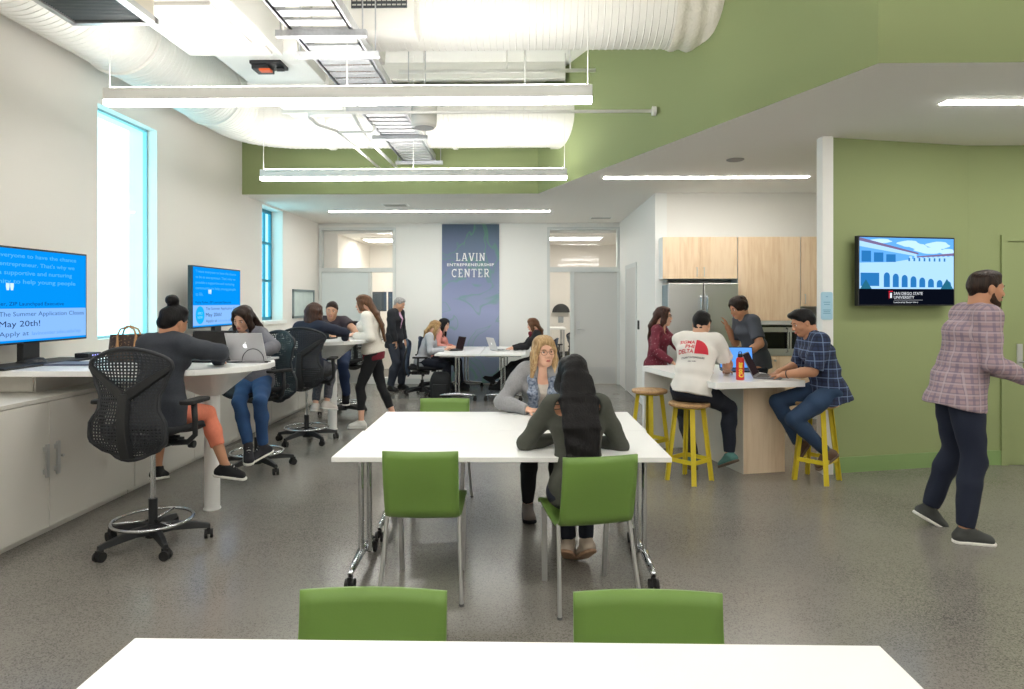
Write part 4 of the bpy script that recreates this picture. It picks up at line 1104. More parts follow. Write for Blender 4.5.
pts += [(.12+.05*math.sin(k*.8), -.02-.02*k, .004) for k in range(1, 5)]+[(-.05, -.10, .004), (-.14, -.06, .004), (.0, -.04, .009), (.16, .02, .004)]
obj('cord', MB().tube(pts, .0035, n=6), PL, cc, smooth=True)

bp = thing('backpack', 'black backpack standing on the floor by the back tables', 'backpack', (-1.36, 10.42, 0), R(5))
def bpf(u, v):
    a = u*2*PI; c, s = math.cos(a), math.sin(a); w = .165*(1-.35*max(0, v-.7)/.3*(max(0, v-.7)/.3)); d = .11*(1-.45*v*v)
    return (w*math.copysign(abs(c)**.6, c)+.008*math.sin(v*9), d*math.copysign(abs(s)**.6, s)+.006*math.sin(v*12+a*2), .44*v)
q = MB().sheet(bpf, 32, 16); q.add([bpf(i/32, 0) for i in range(32)], [tuple(range(32))]); q.add([bpf(i/32, 1) for i in range(32)], [tuple(range(32))])
obj('pack_body', q, mat('black_nylon', (24, 27, 31), rough=.8, bump=.4, bscale=20), bp, smooth='auto')
def pkf(u, v):
    a = u*2*PI; c, s = math.cos(a), math.sin(a)
    return (.12*math.copysign(abs(c)**.6, c), -.09-.05*math.sin(PI*min(1, v*1.0+.05))*abs(math.sin(a/1))*0-.045+.045*s, .04+.22*v)
obj('front_pocket', MB().prism(rrect(-.12, .12, -.14, -.08, .025), .03, .25), MATS['black_nylon'], bp, bevel=.01)
obj('top_loop', MB().tube([(-.04, 0, .43), (-.03, 0, .47), (.03, 0, .47), (.04, 0, .43)], .008, n=8), MATS['black_nylon'], bp, smooth=True)

# signs and controls
pq = thing('wall_plaque', 'pale blue plaque on the white end of the green wall', 'sign', (2.725, 5.93, 1.40))
obj('plate', MB().add([], []).prism(rrect(-.052, .052, 0, .25, .018), 0, .006).move(Matrix.Rotation(R(90), 4, 'X')), mat('pale_blue_plate', (166, 206, 226), rough=.4), pq)
tx = MB()
for s_, z, w_ in (('WELCOME', .19, .06), ('to the', .165, .03), ('Gallery Room', .13, .075), ('please keep tidy', .09, .07)):
    pass
for z, w_ in ((.205, .02), (.155, .062), (.135, .05), (.085, .07), (.07, .06), (.055, .066)):
    tx.box(-w_/2, w_/2, -.0072, -.006, z, z+.006)
obj('print_lines', tx.move(Matrix.Translation((0, 0.0, 0))), mat('plaque_print', (110, 160, 190), rough=.5), pq)
cr = thing('card_reader', 'small black card reader on the white side wall', 'card reader', (1.79, 10.25, 1.13))
obj('case', MB().box(-.02, 0, -.04, .04, 0, .14), PL, cr, bevel=.004)
pf = thing('picture_frame', 'grey framed pale print on the left wall beyond the barred window', 'picture', (XL, 11.5, 1.28))
obj('frame', MB().box(0, .025, -.55, -.51, 0, .5).box(0, .025, .51, .55, 0, .5).box(0, .025, -.55, .55, 0, .04).box(0, .025, -.55, .55, .46, .5), mat('frame_grey', (120, 136, 138), rough=.4), pf)
obj('print', MB().box(0, .012, -.51, .51, .04, .46), mat('pale_print', (214, 228, 224), rough=.5, noise=.5, nscale=6, rgb2=(188, 206, 202)), pf)
rl_ = thing('card_slot', 'small grey card plate left of the green door', 'switch', (4.50, 6.315, 1.02))
obj('plate', MB().box(-.025, .025, -.008, 0, 0, .11), mat('olive_plate', (120, 140, 84), rough=.5), rl_)

# things in the two back offices
dk = thing('desk', 'white desk with monitors in the left back office', 'desk', (-2.6, 14.0, 0))
obj('desk_top', MB().box(-.8, .8, -.35, .35, .71, .74), LAM, dk)
for sx in (-1, 1):
    for sy in (-1, 1): obj('leg', MB().box(sx*.76-.02, sx*.76+.02, sy*.31-.02, sy*.31+.02, 0, .71), M['alu'], dk)
for x, lab in ((-3.16, 'left dark monitor on the desk in the left back office'), (-2.80, 'right dark monitor on the desk in the left back office')):
    t = thing('monitor', lab, 'monitor', (x, 14.0, .74))
    obj('screen', MB().box(-.16, .16, 0, .03, .62, 1.04), PL, t)
    obj('display', MB().box(-.145, .145, -.003, 0, .64, 1.02), mat('monitor_glass', (62, 72, 80), rough=.2), t)
    obj('stand', MB().box(-.02, .02, .02, .04, .01, .7).box(-.1, .1, -.08, .1, 0, .01), PL, t)
tb = thing('side_desk', 'small white desk in the right back office', 'desk', (.48, 13.6, 0))
obj('desk_top', MB().box(-.35, .35, -.5, .5, 1.0, 1.03), LAM, tb)
for sx in (-1, 1):
    for sy in (-1, 1): obj('leg', MB().box(sx*.3-.02, sx*.3+.02, sy*.45-.02, sy*.45+.02, 0, 1.0), M['alu'], tb)
ws = thing('wall_sconce', 'black half-round wall lamp in the right back office', 'wall lamp', (.83, 15.1, 1.32))
obj('shade', MB().prism([(.2*math.cos(PI*k/16), .2*math.sin(PI*k/16)) for k in range(17)], 0, .12).move(Matrix.Rotation(R(90), 4, 'X')), PL, ws)
obj('switch_plate', MB().box(-.06, .06, -.02, 0, -.24, -.1), mat('grey_plate', (150, 156, 160), rough=.4), ws)
# ================================================================== PEOPLE: smooth implicit bodies, meshed with surface nets
A = lambda *v: np.array(v, dtype=np.float64)
def nrm(v): return v/np.linalg.norm(v)
def rotv(v, ax, deg):
    a = R(deg); ax = nrm(ax); return v*math.cos(a)+np.cross(ax, v)*math.sin(a)+ax*np.dot(ax, v)*(1-math.cos(a))
class Field:
    def __init__(s, lo, hi, h):
        s.lo = np.array(lo, float); s.h = h
        s.n = np.ceil((np.array(hi, float)-s.lo)/h).astype(int)+1
        s.F = np.full(s.n, 1.0, dtype=np.float32)
    def _sub(s, lo, hi):
        a = np.clip(np.floor((lo-s.lo)/s.h).astype(int), 0, s.n); b = np.clip(np.ceil((hi-s.lo)/s.h).astype(int)+1, 0, s.n)
        if np.any(b <= a): return None, None
        g = [(s.lo[i]+np.arange(a[i], b[i])*s.h).astype(np.float32) for i in range(3)]
        return tuple(slice(a[i], b[i]) for i in range(3)), (g[0][:, None, None], g[1][None, :, None], g[2][None, None, :])
    def _mix(s, sl, d, k, sub=False):
        F = s.F[sl]
        if sub:
            h = np.clip(.5-.5*(F+d)/k, 0, 1); s.F[sl] = F*(1-h)-d*h+k*h*(1-h)
        else:
            h = np.clip(.5+.5*(F-d)/k, 0, 1); s.F[sl] = F*(1-h)+d*h-k*h*(1-h)
    def cone(s, p0, p1, r0, r1, k=.02, sub=False):
        p0, p1 = np.asarray(p0, float), np.asarray(p1, float); m = max(r0, r1)+k+3*s.h
        sl, g = s._sub(np.minimum(p0, p1)-m, np.maximum(p0, p1)+m)
        if sl is None: return s
        d = p1-p0; L = float(d@d)+1e-9
        x, y, z = g[0]-p0[0], g[1]-p0[1], g[2]-p0[2]
        t = np.clip((x*d[0]+y*d[1]+z*d[2])/L, 0, 1)
        q = np.sqrt((x-t*d[0])**2+(y-t*d[1])**2+(z-t*d[2])**2)-(r0+(r1-r0)*t)
        s._mix(sl, q.astype(np.float32), k, sub); return s
    def chain(s, pts, rs, k=.015):
        for i in range(len(pts)-1): s.cone(pts[i], pts[i+1], rs[i], rs[i+1], k)
        return s
    def ell(s, c, ax, r, k=.02, sub=False):
        """ellipsoid: ax = three unit axes, r = three radii"""
        c = np.asarray(c, float); m = max(r)+k+3*s.h
        sl, g = s._sub(c-m, c+m)
        if sl is None: return s
        x, y, z = g[0]-c[0], g[1]-c[1], g[2]-c[2]
        k0 = 0; k1 = 0
        for a, rr in zip(ax, r):
            q = x*a[0]+y*a[1]+z*a[2]; k0 = k0+(q/rr)**2; k1 = k1+(q/rr**2)**2
        k0 = np.sqrt(k0); d = k0*(k0-1)/np.maximum(np.sqrt(k1), 1e-6)
        s._mix(sl, d.astype(np.float32), k, sub); return s
    def econe(s, p0, p1, side, ab0, ab1, k=.03, end=.5, sub=False):
        """elliptical cone: half widths a along `side`, b across it, rounded ends"""
        p0, p1 = np.asarray(p0, float), np.asarray(p1, float); d = p1-p0; L = np.linalg.norm(d); w = d/L
        sd = nrm(side-w*(side@w)); fr = np.cross(w, sd); m = max(*ab0, *ab1)+k+3*s.h
        sl, g = s._sub(np.minimum(p0, p1)-m, np.maximum(p0, p1)+m)
        if sl is None: return s
        x, y, z = g[0]-p0[0], g[1]-p0[1], g[2]-p0[2]
        l = x*w[0]+y*w[1]+z*w[2]; t = np.clip(l/L, 0, 1); e = l-t*L
        a = ab0[0]+(ab1[0]-ab0[0])*t; b = ab0[1]+(ab1[1]-ab0[1])*t; c = np.minimum(a, b)*end
        u = x*sd[0]+y*sd[1]+z*sd[2]; v = x*fr[0]+y*fr[1]+z*fr[2]
        k0 = np.sqrt((u/a)**2+(v/b)**2+(e/c)**2); k1 = np.sqrt((u/a**2)**2+(v/b**2)**2+(e/c**2)**2)
        dd = k0*(k0-1)/np.maximum(k1, 1e-6)
        dd = np.where(k0 < .05, -np.minimum(a, b)+0*dd, dd)
        s._mix(sl, dd.astype(np.float32), k, sub); return s
    def cut(s, p, n, k=.004):
        """keep the side of the plane opposite to n"""
        n = nrm(np.asarray(n, float)); g = [(s.lo[i]+np.arange(s.n[i])*s.h).astype(np.float32) for i in range(3)]
        d = (g[0][:, None, None]-p[0])*n[0]+(g[1][None, :, None]-p[1])*n[1]+(g[2][None, None, :]-p[2])*n[2]
        s.F = np.maximum(s.F, d.astype(np.float32)); return s
    def cutball(s, p, n, p2, rad):
        """plane cut limited to a ball (sleeve and trouser ends)"""
        n = nrm(np.asarray(n, float)); p2 = np.asarray(p2, float)
        sl, g = s._sub(p2-rad, p2+rad)
        if sl is None: return s
        d = (g[0]-p[0])*n[0]+(g[1]-p[1])*n[1]+(g[2]-p[2])*n[2]
        q = np.sqrt((g[0]-p2[0])**2+(g[1]-p2[1])**2+(g[2]-p2[2])**2)-rad
        s.F[sl] = np.maximum(s.F[sl], np.minimum(d, -q).astype(np.float32)); return s
    def folds(s, amp, freq=22, seed=0):
        g = [(s.lo[i]+np.arange(s.n[i])*s.h).astype(np.float32) for i in range(3)]
        x, y, z = g[0][:, None, None], g[1][None, :, None], g[2][None, None, :]
        w = np.sin(x*9+seed)+np.sin(y*8+seed*2.1)+np.sin(z*7+seed*.7)
        n = np.sin(z*freq+x*freq*.45+w*1.3+seed)+.6*np.sin(x*freq*1.1-y*freq*.8+z*freq*.5+w*1.7)+.5*np.sin(y*freq*1.3+z*freq*.9-w*1.1)
        s.F = s.F+(amp*.5*n).astype(np.float32); return s
    def mesh(s, name, org):
        F = s.F; S = F < 0
        c = np.zeros(np.array(F.shape)-1, np.uint8)
        for i in (0, 1):
            for j in (0, 1):
                for k in (0, 1): c += S[i:F.shape[0]-1+i, j:F.shape[1]-1+j, k:F.shape[2]-1+k]
        idx = np.argwhere((c > 0) & (c < 8))
        if len(idx) == 0: return bpy.data.meshes.new(name)
        pos = np.zeros((len(idx), 3)); cnt = np.zeros(len(idx))
        co = [(i, j, k) for i in (0, 1) for j in (0, 1) for k in (0, 1)]
        for a in co:
            for ax in range(3):
                if a[ax]: continue
                b = list(a); b[ax] = 1
                fa = F[idx[:, 0]+a[0], idx[:, 1]+a[1], idx[:, 2]+a[2]]; fb = F[idx[:, 0]+b[0], idx[:, 1]+b[1], idx[:, 2]+b[2]]
                m = (fa < 0) != (fb < 0); t = np.where(m, fa/np.where(m, fa-fb, 1), 0)
                p = np.array(a, float)[None, :].repeat(len(idx), 0); p[:, ax] += t
                pos += p*m[:, None]; cnt += m
        pos = idx+pos/cnt[:, None]
        vid = np.full(c.shape, -1, np.int64); vid[idx[:, 0], idx[:, 1], idx[:, 2]] = np.arange(len(idx))
        quads = []
        for ax in range(3):
            b, d = (ax+1) % 3, (ax+2) % 3
            s0 = [slice(None)]*3; s1 = [slice(None)]*3; s0[ax] = slice(0, -1); s1[ax] = slice(1, None)
            e = np.argwhere(S[tuple(s0)] != S[tuple(s1)])
            e = e[(e[:, b] > 0) & (e[:, d] > 0) & (e[:, b] < F.shape[b]-1) & (e[:, d] < F.shape[d]-1)]
            ins = S[e[:, 0], e[:, 1], e[:, 2]]
            def V(ob, od):
                q = e.copy(); q[:, b] -= ob; q[:, d] -= od; return vid[q[:, 0], q[:, 1], q[:, 2]]
            q = np.stack([V(1, 1), V(0, 1), V(0, 0), V(1, 0)], 1)
            q[~ins] = q[~ins][:, ::-1]; quads.append(q)
        q = np.concatenate(quads); q = q[(q >= 0).all(1)]
        # a little Laplacian relaxation to remove stair steps
        v = pos; ed = np.concatenate([q[:, [0, 1]], q[:, [1, 2]], q[:, [2, 3]], q[:, [3, 0]]])
        for lam in (.5, -.42, .5, -.42):
            acc = np.zeros_like(v); n_ = np.zeros(len(v))
            for cc in range(3): acc[:, cc] = np.bincount(ed[:, 0], v[ed[:, 1], cc], len(v))+np.bincount(ed[:, 1], v[ed[:, 0], cc], len(v))
            n_ = np.bincount(ed[:, 0], minlength=len(v))+np.bincount(ed[:, 1], minlength=len(v))
            v = v+lam*(acc/np.maximum(n_, 1)[:, None]-v)
        v = v*s.h+s.lo-np.asarray(org)
        me = bpy.data.meshes.new(name)
        me.vertices.add(len(v)); me.vertices.foreach_set('co', v.astype(np.float32).ravel())
        me.loops.add(len(q)*4); me.loops.foreach_set('vertex_index', q.astype(np.int32).ravel())
        me.polygons.add(len(q)); me.polygons.foreach_set('loop_start', np.arange(0, len(q)*4, 4, dtype=np.int32))
        me.update(calc_edges=True); me.validate()
        return me

def ik(a, t, l1, l2, hint):
    """two-bone chain from a to t bending towards hint; returns middle and end joints"""
    a, t = np.asarray(a, float), np.asarray(t, float); d = t-a; D = np.linalg.norm(d)
    if D > (l1+l2)*.995: t = a+d/D*(l1+l2)*.995; D = (l1+l2)*.995; d = t-a
    if D < abs(l1-l2)+.02: D = abs(l1-l2)+.02
    w = d/np.linalg.norm(d); x = (l1*l1-l2*l2+D*D)/(2*D); hh = math.sqrt(max(l1*l1-x*x, 0))
    hint = np.asarray(hint, float); hv = hint-w*(hint@w); hv = nrm(hv) if np.linalg.norm(hv) > 1e-6 else A(0, 0, 1)
    return a+w*x+hv*hh, a+w*D

PEOPLE = []
def person(name_label, pelvis, face, s=1.0, fem=False, lean=0, bend=0, side=0, twist=0, hyaw=0, hpitch=0, hroll=0,
           rw=None, lw=None, re=None, le=None, ra=None, la=None, rk=None, lk=None, rfoot=None, lfoot=None, fpitch=(0, 0),
           hands=(.5, .5), handdir=(None, None), palm=(None, None), h=.01, base=None, skin='skin1', hair=None, top=None, bottom=None, shoes=None,
           extras=None, brows=(40, 30, 26), group=None, beard=None, neckf=0.0, eyes=True, smile=False, bust=1.0):
    P = A(*pelvis); u = A(0, 0, 1); f = A(-math.sin(R(face)), math.cos(R(face)), 0); r = A(math.cos(R(face)), math.sin(R(face)), 0)
    u1 = rotv(rotv(u, r, -lean), f, side); f1 = rotv(f, r, -lean)
    u2 = rotv(rotv(u, r, -(lean+bend)), f, side)
    W = P+.17*s*u1; C = W+.19*s*u2; N = C+.14*s*u2
    rs = rotv(r, u2, twist); fs = nrm(np.cross(u2, rs))
    wf = .88 if fem else .97
    SC = N-.035*s*u2-.012*s*fs; SH = {1: SC+rs*.163*s*wf, -1: SC-rs*.163*s*wf}
    hf0 = A(-math.sin(R(face+hyaw)), math.cos(R(face+hyaw)), 0); hr = A(math.cos(R(face+hyaw)), math.sin(R(face+hyaw)), 0)
    hf = rotv(hf0, hr, hpitch); hu = nrm(np.cross(hr, hf)); hr = rotv(hr, hf, hroll); hu = rotv(hu, hf, hroll)
    hs = (.97 if fem else 1.0)*(.5+.5*s)
    HC = N+u2*.055*s+(u2*.3+hu*.7)*.082*s+hf*.022*s+fs*neckf
    joints = {}
    for sd, wt, el in ((1, rw, re), (-1, lw, le)):
        if wt is None: wt = SH[sd]-u*.52*s+rs*sd*.05+f*.06
        if el is None: el = -f*.6-u*.8+rs*sd*.7
        E_, Wr = ik(SH[sd], wt, .275*s, .245*s, el); joints['a', sd] = (SH[sd], E_, Wr)
    for sd, an, kn in ((1, ra, rk), (-1, la, lk)):
        hp = P+r*sd*.085*s-u*.0
        if an is None: an = hp-u*.84*s
        if kn is None: kn = f
        K_, An = ik(hp, an, .43*s, .415*s, kn); joints['l', sd] = (hp, K_, An)
    allp = [P, N, HC]+[p for j in joints.values() for p in j]
    lo = np.min(allp, 0)-.24; hi = np.max(allp, 0)+.22; hi[2] = max(hi[2], HC[2]+.17); lo[2] = min(p[2] for p in allp)-.14
    if base is None: base = (P[0], P[1], max(0.0, lo[2]+.05))
    org = A(*base)
    ax = (rs, fs, u2); axp = (r, f1, u1); hx = (hr, hf, hu)

    def torso(F, g, low=True, hem=None):
        F.ell(P+.01*s*u1, axp, (.158*s+g, .112*s+g, .105*s+g), .04)
        F.econe(P+.03*u1*s, W, r, (.148*s+g, .106*s+g), ((.118 if fem else .138)*s+g, (.088 if fem else .1)*s+g), .05)
        F.econe(W, C, rs, ((.118 if fem else .138)*s+g, (.088 if fem else .1)*s+g), ((.136 if fem else .160)*s+g, (.1 if fem else .114)*s+g), .05)
        F.econe(C, SC-u2*.015*s, rs, ((.136 if fem else .160)*s+g, (.1 if fem else .114)*s+g), (.122*s*wf+g, .07*s+g), .05)
        F.cone(SH[1]-rs*.02*s, SH[-1]+rs*.02*s, .052*s+g, .052*s+g, .05)
        for sd in (1, -1): F.cone(N+rs*sd*.02, SH[sd]-rs*sd*.03*s+u2*.012*s, .042*s+g*.6, .038*s+g*.8, .04)
        if fem:
            for sd in (1, -1): F.ell(C+fs*(.082*s)+rs*sd*.06*s+u2*.005*s, ax, ((.056*s)*bust+g*.6, (.048*s)*bust+g*.6, (.058*s)*bust+g*.6), .035)
    def arm(F, sd, g, t0=0, t1=1.0, fl=0):
        S_, E_, W_ = joints['a', sd]
        F.cone(S_, S_+(E_-S_)*.5, .053*s+g, .046*s+g, .03).cone(S_+(E_-S_)*.5, E_, .046*s+g, .039*s+g+fl, .02)
        if t1 > .5:
            M_ = E_+(W_-E_)*.35
            F.cone(E_, M_, .038*s+g, .038*s+g, .02).cone(M_, E_+(W_-E_)*min(1, (t1-.5)*2), .038*s+g, .026*s+g, .02)
    def leg(F, sd, g, upto=1.0, gl=0):
        H_, K_, A_ = joints['l', sd]
        F.cone(H_+u1*.01, H_+(K_-H_)*.45, .088*s+g, .073*s+g, .03).cone(H_+(K_-H_)*.45, K_, .073*s+g, .054*s+g, .02)
        kn = nrm(np.cross(K_-H_, A_-K_)+1e-6*r)
        back = nrm(nrm(K_-H_)-nrm(A_-K_)+1e-5*f)
        c1 = K_+(A_-K_)*.32-back*.012*s; e1 = K_+(A_-K_)*upto
        F.cone(K_, c1, .052*s+g, .055*s+g+gl, .02).cone(c1, e1, .055*s+g+gl, (.055+(.036-.055)*max(0, (upto-.32)/.68))*s+g+gl, .02)
    def head(F):
        n0 = N-u2*.01; F.cone(n0, HC-hu*.05*s-hf*.022, .055*s*(.92 if fem else 1.06), .052*s*(.92 if fem else 1.05), .03)
        q = lambda x, y, z: HC+(hr*x+hf*y+hu*z)*hs
        F.ell(q(0, -.014, .028), hx, (.074*hs, .094*hs, .084*hs), .02)
        F.cone(q(0, -.046, -.0), q(0, -.040, -.085), .052*hs, .048*hs*(.95 if fem else 1.05), .03)
        F.ell(q(0, .022, -.018), hx, (.062*hs, .064*hs, .078*hs), .03)
        F.cone(q(0, .036, -.062), q(0, .058, -.092), .038*hs, .021*hs, .03)
        for sd in (1, -1):
            F.cone(q(sd*.046, .0, -.052), q(sd*.018, .052, -.09), .022*hs, .018*hs, .02)
            F.ell(q(sd*.04, .056, -.028), hx, (.020*hs, .018*hs, .022*hs), .02)
            F.ell(q(sd*.030, .092, .003), hx, (.016*hs, .012*hs, .011*hs), .010, sub=True)
            e = q(sd*.075, -.008, -.008); F.ell(e, hx, (.007*hs, .017*hs, .030*hs), .008)
            F.ell(e+hr*sd*.008, hx, (.005, .010, .018), .004, sub=True)
        F.cone(q(0, .080, .014), q(0, .101, -.030), .007*hs, .012*hs, .010)
        for sd in (1, -1): F.ell(q(sd*.012, .092, -.036), hx, (.009*hs, .010*hs, .008*hs), .006)
        F.cone(q(-.028, .080, .019), q(.028, .080, .019), .008*hs, .008*hs, .014)
        F.cone(q(-.014, .083, -.061), q(.014, .083, -.061), .0085*hs, .0085*hs, .010)
    hand_info = {}
    def hand(F, sd):
        S_, E_, W_ = joints['a', sd]; i = 0 if sd == 1 else 1
        fd = nrm(W_-E_); d = fd if handdir[i] is None else nrm(A(*handdir[i]))
        pn = A(0, 0, -1) if palm[i] is None else A(*palm[i])
        pn = pn-d*(pn@d)
        if np.linalg.norm(pn) < .1: pn = -rs*sd-d*((-rs*sd)@d)
        pn = nrm(pn); ac = np.cross(d, pn)*sd      # across the palm; thumb lies on -ac side
        if (ac@(rs*sd)) < 0 and palm[i] is None: pass
        q = .96*s if not fem else .88*s; cl = hands[i]
        F.econe(W_-d*.012, W_+d*.078*q, ac, (.026*q, .017*q), (.038*q, .0125*q), .012, end=.8)
        for k, (off, L) in enumerate(((-.029, .068), (-.010, .078), (.009, .072), (.027, .056))):
            p = W_+d*.080*q+ac*off*q; sp = nrm(d+ac*off*1.8); ang = 0
            for m, fr in enumerate((.45, .30, .25)):
                ang += cl*(28, 46, 34)[m]
                dd = sp*math.cos(R(ang))+pn*math.sin(R(ang)); e = p+dd*L*fr*q
                F.cone(p, e, (.0088, .0080, .0072)[m]*q, (.0080, .0072, .0062)[m]*q, .004); p = e
        p = W_+d*.022*q-ac*.024*q; dd = nrm(d*.72-ac*.62+pn*(.25+.3*cl)); e = p+dd*.042*q
        F.cone(p, e, .0135*q, .0105*q, .008); dd = nrm(d*.92-ac*.25+pn*(.2+.5*cl)); F.cone(e, e+dd*.034*q, .0098*q, .0078*q, .005)
        hand_info[sd] = (W_, d, pn)
    def foot_frame(sd):
        H_, K_, A_ = joints['l', sd]; dv_ = (rfoot if sd == 1 else lfoot)
        fd = nrm(A(*dv_)) if dv_ is not None else f
        up = nrm(A_*0+(K_-A_)); up = nrm(u*.6+up*.4) if dv_ is None else u
        up = nrm(up-fd*(up@fd)); return A_, fd, up, np.cross(fd, up)
    def foot(F, sd, g=0, k=.02):
        A_, fd, up, rt = foot_frame(sd)
        F.cone(A_, A_-fd*.03*s-up*.045*s, .034*s+g, .030*s+g, k)
        F.econe(A_-fd*.035*s-up*.05*s, A_+fd*.13*s-up*.056*s, rt, (.030*s+g, .026*s+g), (.041*s+g, .020*s+g), k, end=1.0)
        F.cone(A_+fd*.015*s-up*.01*s, A_+fd*.11*s-up*.05*s, .030*s+g, .022*s+g, k)
    # ---- the body, one continuous skin
    B = Field(lo, hi, h)
    torso(B, -.008)
    for sd in (1, -1):
        leg(B, sd, -.006); arm(B, sd, -.004 if (top and top.get('sleeve') != 'short') else 0); foot(B, sd, -.006); hand(B, sd)
    head(B)
    if top and top.get('sleeve') == 'short':
        for sd in (1, -1): arm(B, sd, 0)
    body = link('person', B.mesh('person', org), M[skin], None, base, smooth=True)
    tag(body, name_label, 'person', group)
    add = lambda nm, F, m: link(nm, F.mesh(nm, org), m, body, None, smooth=True)
    box = lambda pts, m: (np.min(pts, 0)-m, np.max(pts, 0)+m)
    # ---- trousers
    if bottom:
        g = bottom.get('loose', .010); up_ = bottom.get('upto', .97)
        F = Field(lo, hi, bottom.get('h', max(h, .010)))
        F.ell(P+.01*s*u1, axp, (.162*s+g, .116*s+g, .105*s+g), .04)
        F.econe(P+.02*u1*s, P+.09*s*u1, r, (.156*s+g, .112*s+g), (.140*s+g, .102*s+g), .04)
        for sd in (1, -1): leg(F, sd, g, up_, bottom.get('gl', 0))
        stand = P[2]-min(joints['l', 1][2][2], joints['l', -1][2][2]) > .7*s
        F.cut(P+u1*(.06 if not stand else min(.105, max(-.07, (top or {}).get('over', top or {}).get('hem', 0)+.035)))*s, u1 if stand else nrm(u1*.75-f*.66))
        for sd in (1, -1):
            H_, K_, A_ = joints['l', sd]; e = K_+(A_-K_)*up_; F.cutball(e, A_-K_, e+nrm(A_-K_)*.10, .115)
        F.folds(bottom.get('fold', .005), 30, 1.7)
        add(bottom.get('name', 'trousers'), F, bottom['m'])
    # ---- shirt / jacket
    def make_top(spec, extra_g=0, nm='shirt'):
        g = spec.get('loose', .012)+extra_g; F = Field(lo, hi, spec.get('h', max(h, .010)))
        torso(F, g)
        hem = spec.get('hem', -.02); hp = P+u1*hem*s
        hw = spec.get('hemw', (.162, .122)); F.econe(hp-u1*.02, P+.06*s*u1, r, (hw[0]*s+g, hw[1]*s+g), (.15*s+g, .112*s+g), .04)
        sl = spec.get('sleeve', 'long')
        for sd in (1, -1):
            S_, E_, W_ = joints['a', sd]
            if sl == 'long':
                arm(F, sd, g*.8, 0, 1.0); e = W_-nrm(W_-E_)*.005; F.cutball(e, W_-E_, e+nrm(W_-E_)*.09, .10)
            elif sl == 'threequarter':
                arm(F, sd, g*.8, 0, .86); e = E_+(W_-E_)*.72; F.cutball(e, W_-E_, e+nrm(W_-E_)*.06, .07)
            elif sl == 'short':
                e = S_+(E_-S_)*spec.get('slen', .72); F.cone(S_, e+nrm(E_-S_)*.02, .056*s+g, .056*s+g+.004, .035)
                F.cutball(e, E_-S_, e+nrm(E_-S_)*.085, .11)
        F.cut(hp, -u1)
        nk = spec.get('neck')
        if nk == 'v': F.ell(N+fs*.075*s-u2*.055*s, ax, (.042*s, .07*s, .085*s), .01, sub=True)
        elif nk == 'open': F.ell(N+fs*.075*s-u2*.08*s, ax, (.035*s, .09*s, .26*s), .012, sub=True)
        elif nk == 'scoop': F.ell(N+fs*.06*s-u2*.03*s, ax, (.075*s, .07*s, .06*s), .012, sub=True)
        else: F.ell(N+fs*.03*s+u2*.03*s, ax, (.055*s, .06*s, .035*s), .01, sub=True)
        for c, rad in spec.get('holes', []): F.ell(N+rs*c[0]+fs*c[1]+u2*c[2], ax, rad, .008, sub=True)
        if spec.get('collar'):
            F.cone(N+u2*.012+rs*.045, N+u2*.012-rs*.045, .030, .030, .02); F.ell(N+u2*.05+fs*.02, ax, (.046, .058, .06), .008, sub=True)
        F.folds(spec.get('fold', .006), spec.get('freq', 24), spec.get('seed', 0))
        return add(spec.get('name', nm), F, spec['m'])
    tops = []
    if top: tops.append(make_top(top))
    if top and top.get('over'): tops.append(make_top(top['over'], .006, 'jacket'))
    # ---- shoes
    if shoes:
        for sd in (1, -1):
            A_, fd, up, rt = foot_frame(sd); hh = min(h, .008)
            l_, h_ = box([A_-fd*.07-up*.1, A_+fd*.2-up*.1, A_], .08)
            F = Field(l_, h_, hh); foot(F, sd, .006, .02); F.cut(A_+up*shoes.get('high', .012), up); F.cut(A_-up*.072*s, -up)
            sh = add('shoe', F, shoes['m'])
            F = Field(l_, h_, hh); c0 = A_-fd*.04*s-up*.078*s; c1 = A_+fd*.135*s-up*.078*s
            F.econe(c0, c1, rt, (.040*s, .030), (.050*s, .030), .01, end=1.1); F.cut(A_-up*.066*s, up); F.cut(A_-up*.086*s, -up)
            so = link('sole', F.mesh('sole', org), shoes['sole'], sh, None, smooth=True)
            if shoes.get('laces'):
                lb = MB()
                for k in range(4):
                    p = A_+fd*(.042+.020*k)*s+up*(.0125-.0125*k)*s
                    lb.tube([p-rt*.016, p+up*.006, p+rt*.016], .0024, n=6)
                lb.v = [tuple(np.array(v)-org) for v in lb.v]
                link('laces', lb.mesh('laces'), shoes['laces'], sh, None)
    # ---- face details
    q = lambda x, y, z: HC+(hr*x+hf*y+hu*z)*hs
    if eyes:
        for sd in (1, -1):
            mb = MB(); c = q(sd*.030, .073, .003)
            def sp_(rad, cc, n=12):
                vs = []; fs_ = []
                for i in range(n//2+1):
                    for k in range(n):
                        a, b = PI*i/(n//2), 2*PI*k/n; vs.append(tuple(cc+(hf*math.cos(a)+(hr*math.cos(b)+hu*math.sin(b))*math.sin(a))*rad-org))
                for i in range(n//2):
                    for k in range(n): fs_.append((i*n+k, i*n+(k+1) % n, (i+1)*n+(k+1) % n, (i+1)*n+k))
                return vs, fs_
            mb.add(*sp_(.0118*hs, c-hf*.0015)); o = link('eye', mb.mesh('eye'), mat('eye_white', (228, 222, 216), rough=.25), body, None, smooth=True)
            mb = MB(); mb.add(*sp_(.0075*hs, c+hf*.0052*hs)); link('iris', mb.mesh('iris'), mat('dark_iris', (48, 34, 28), rough=.15), o, None, smooth=True)
            mb = MB(); mb.tube([tuple(q(sd*.014, .089, .019)-org), tuple(q(sd*.030, .088, .0245)-org), tuple(q(sd*.046, .077, .019)-org)], [.003, .0034, .0018], n=6)
            link('eyebrow', mb.mesh('eyebrow'), mat('brow_%d_%d_%d' % brows, brows, rough=.8), body, None, smooth=True)
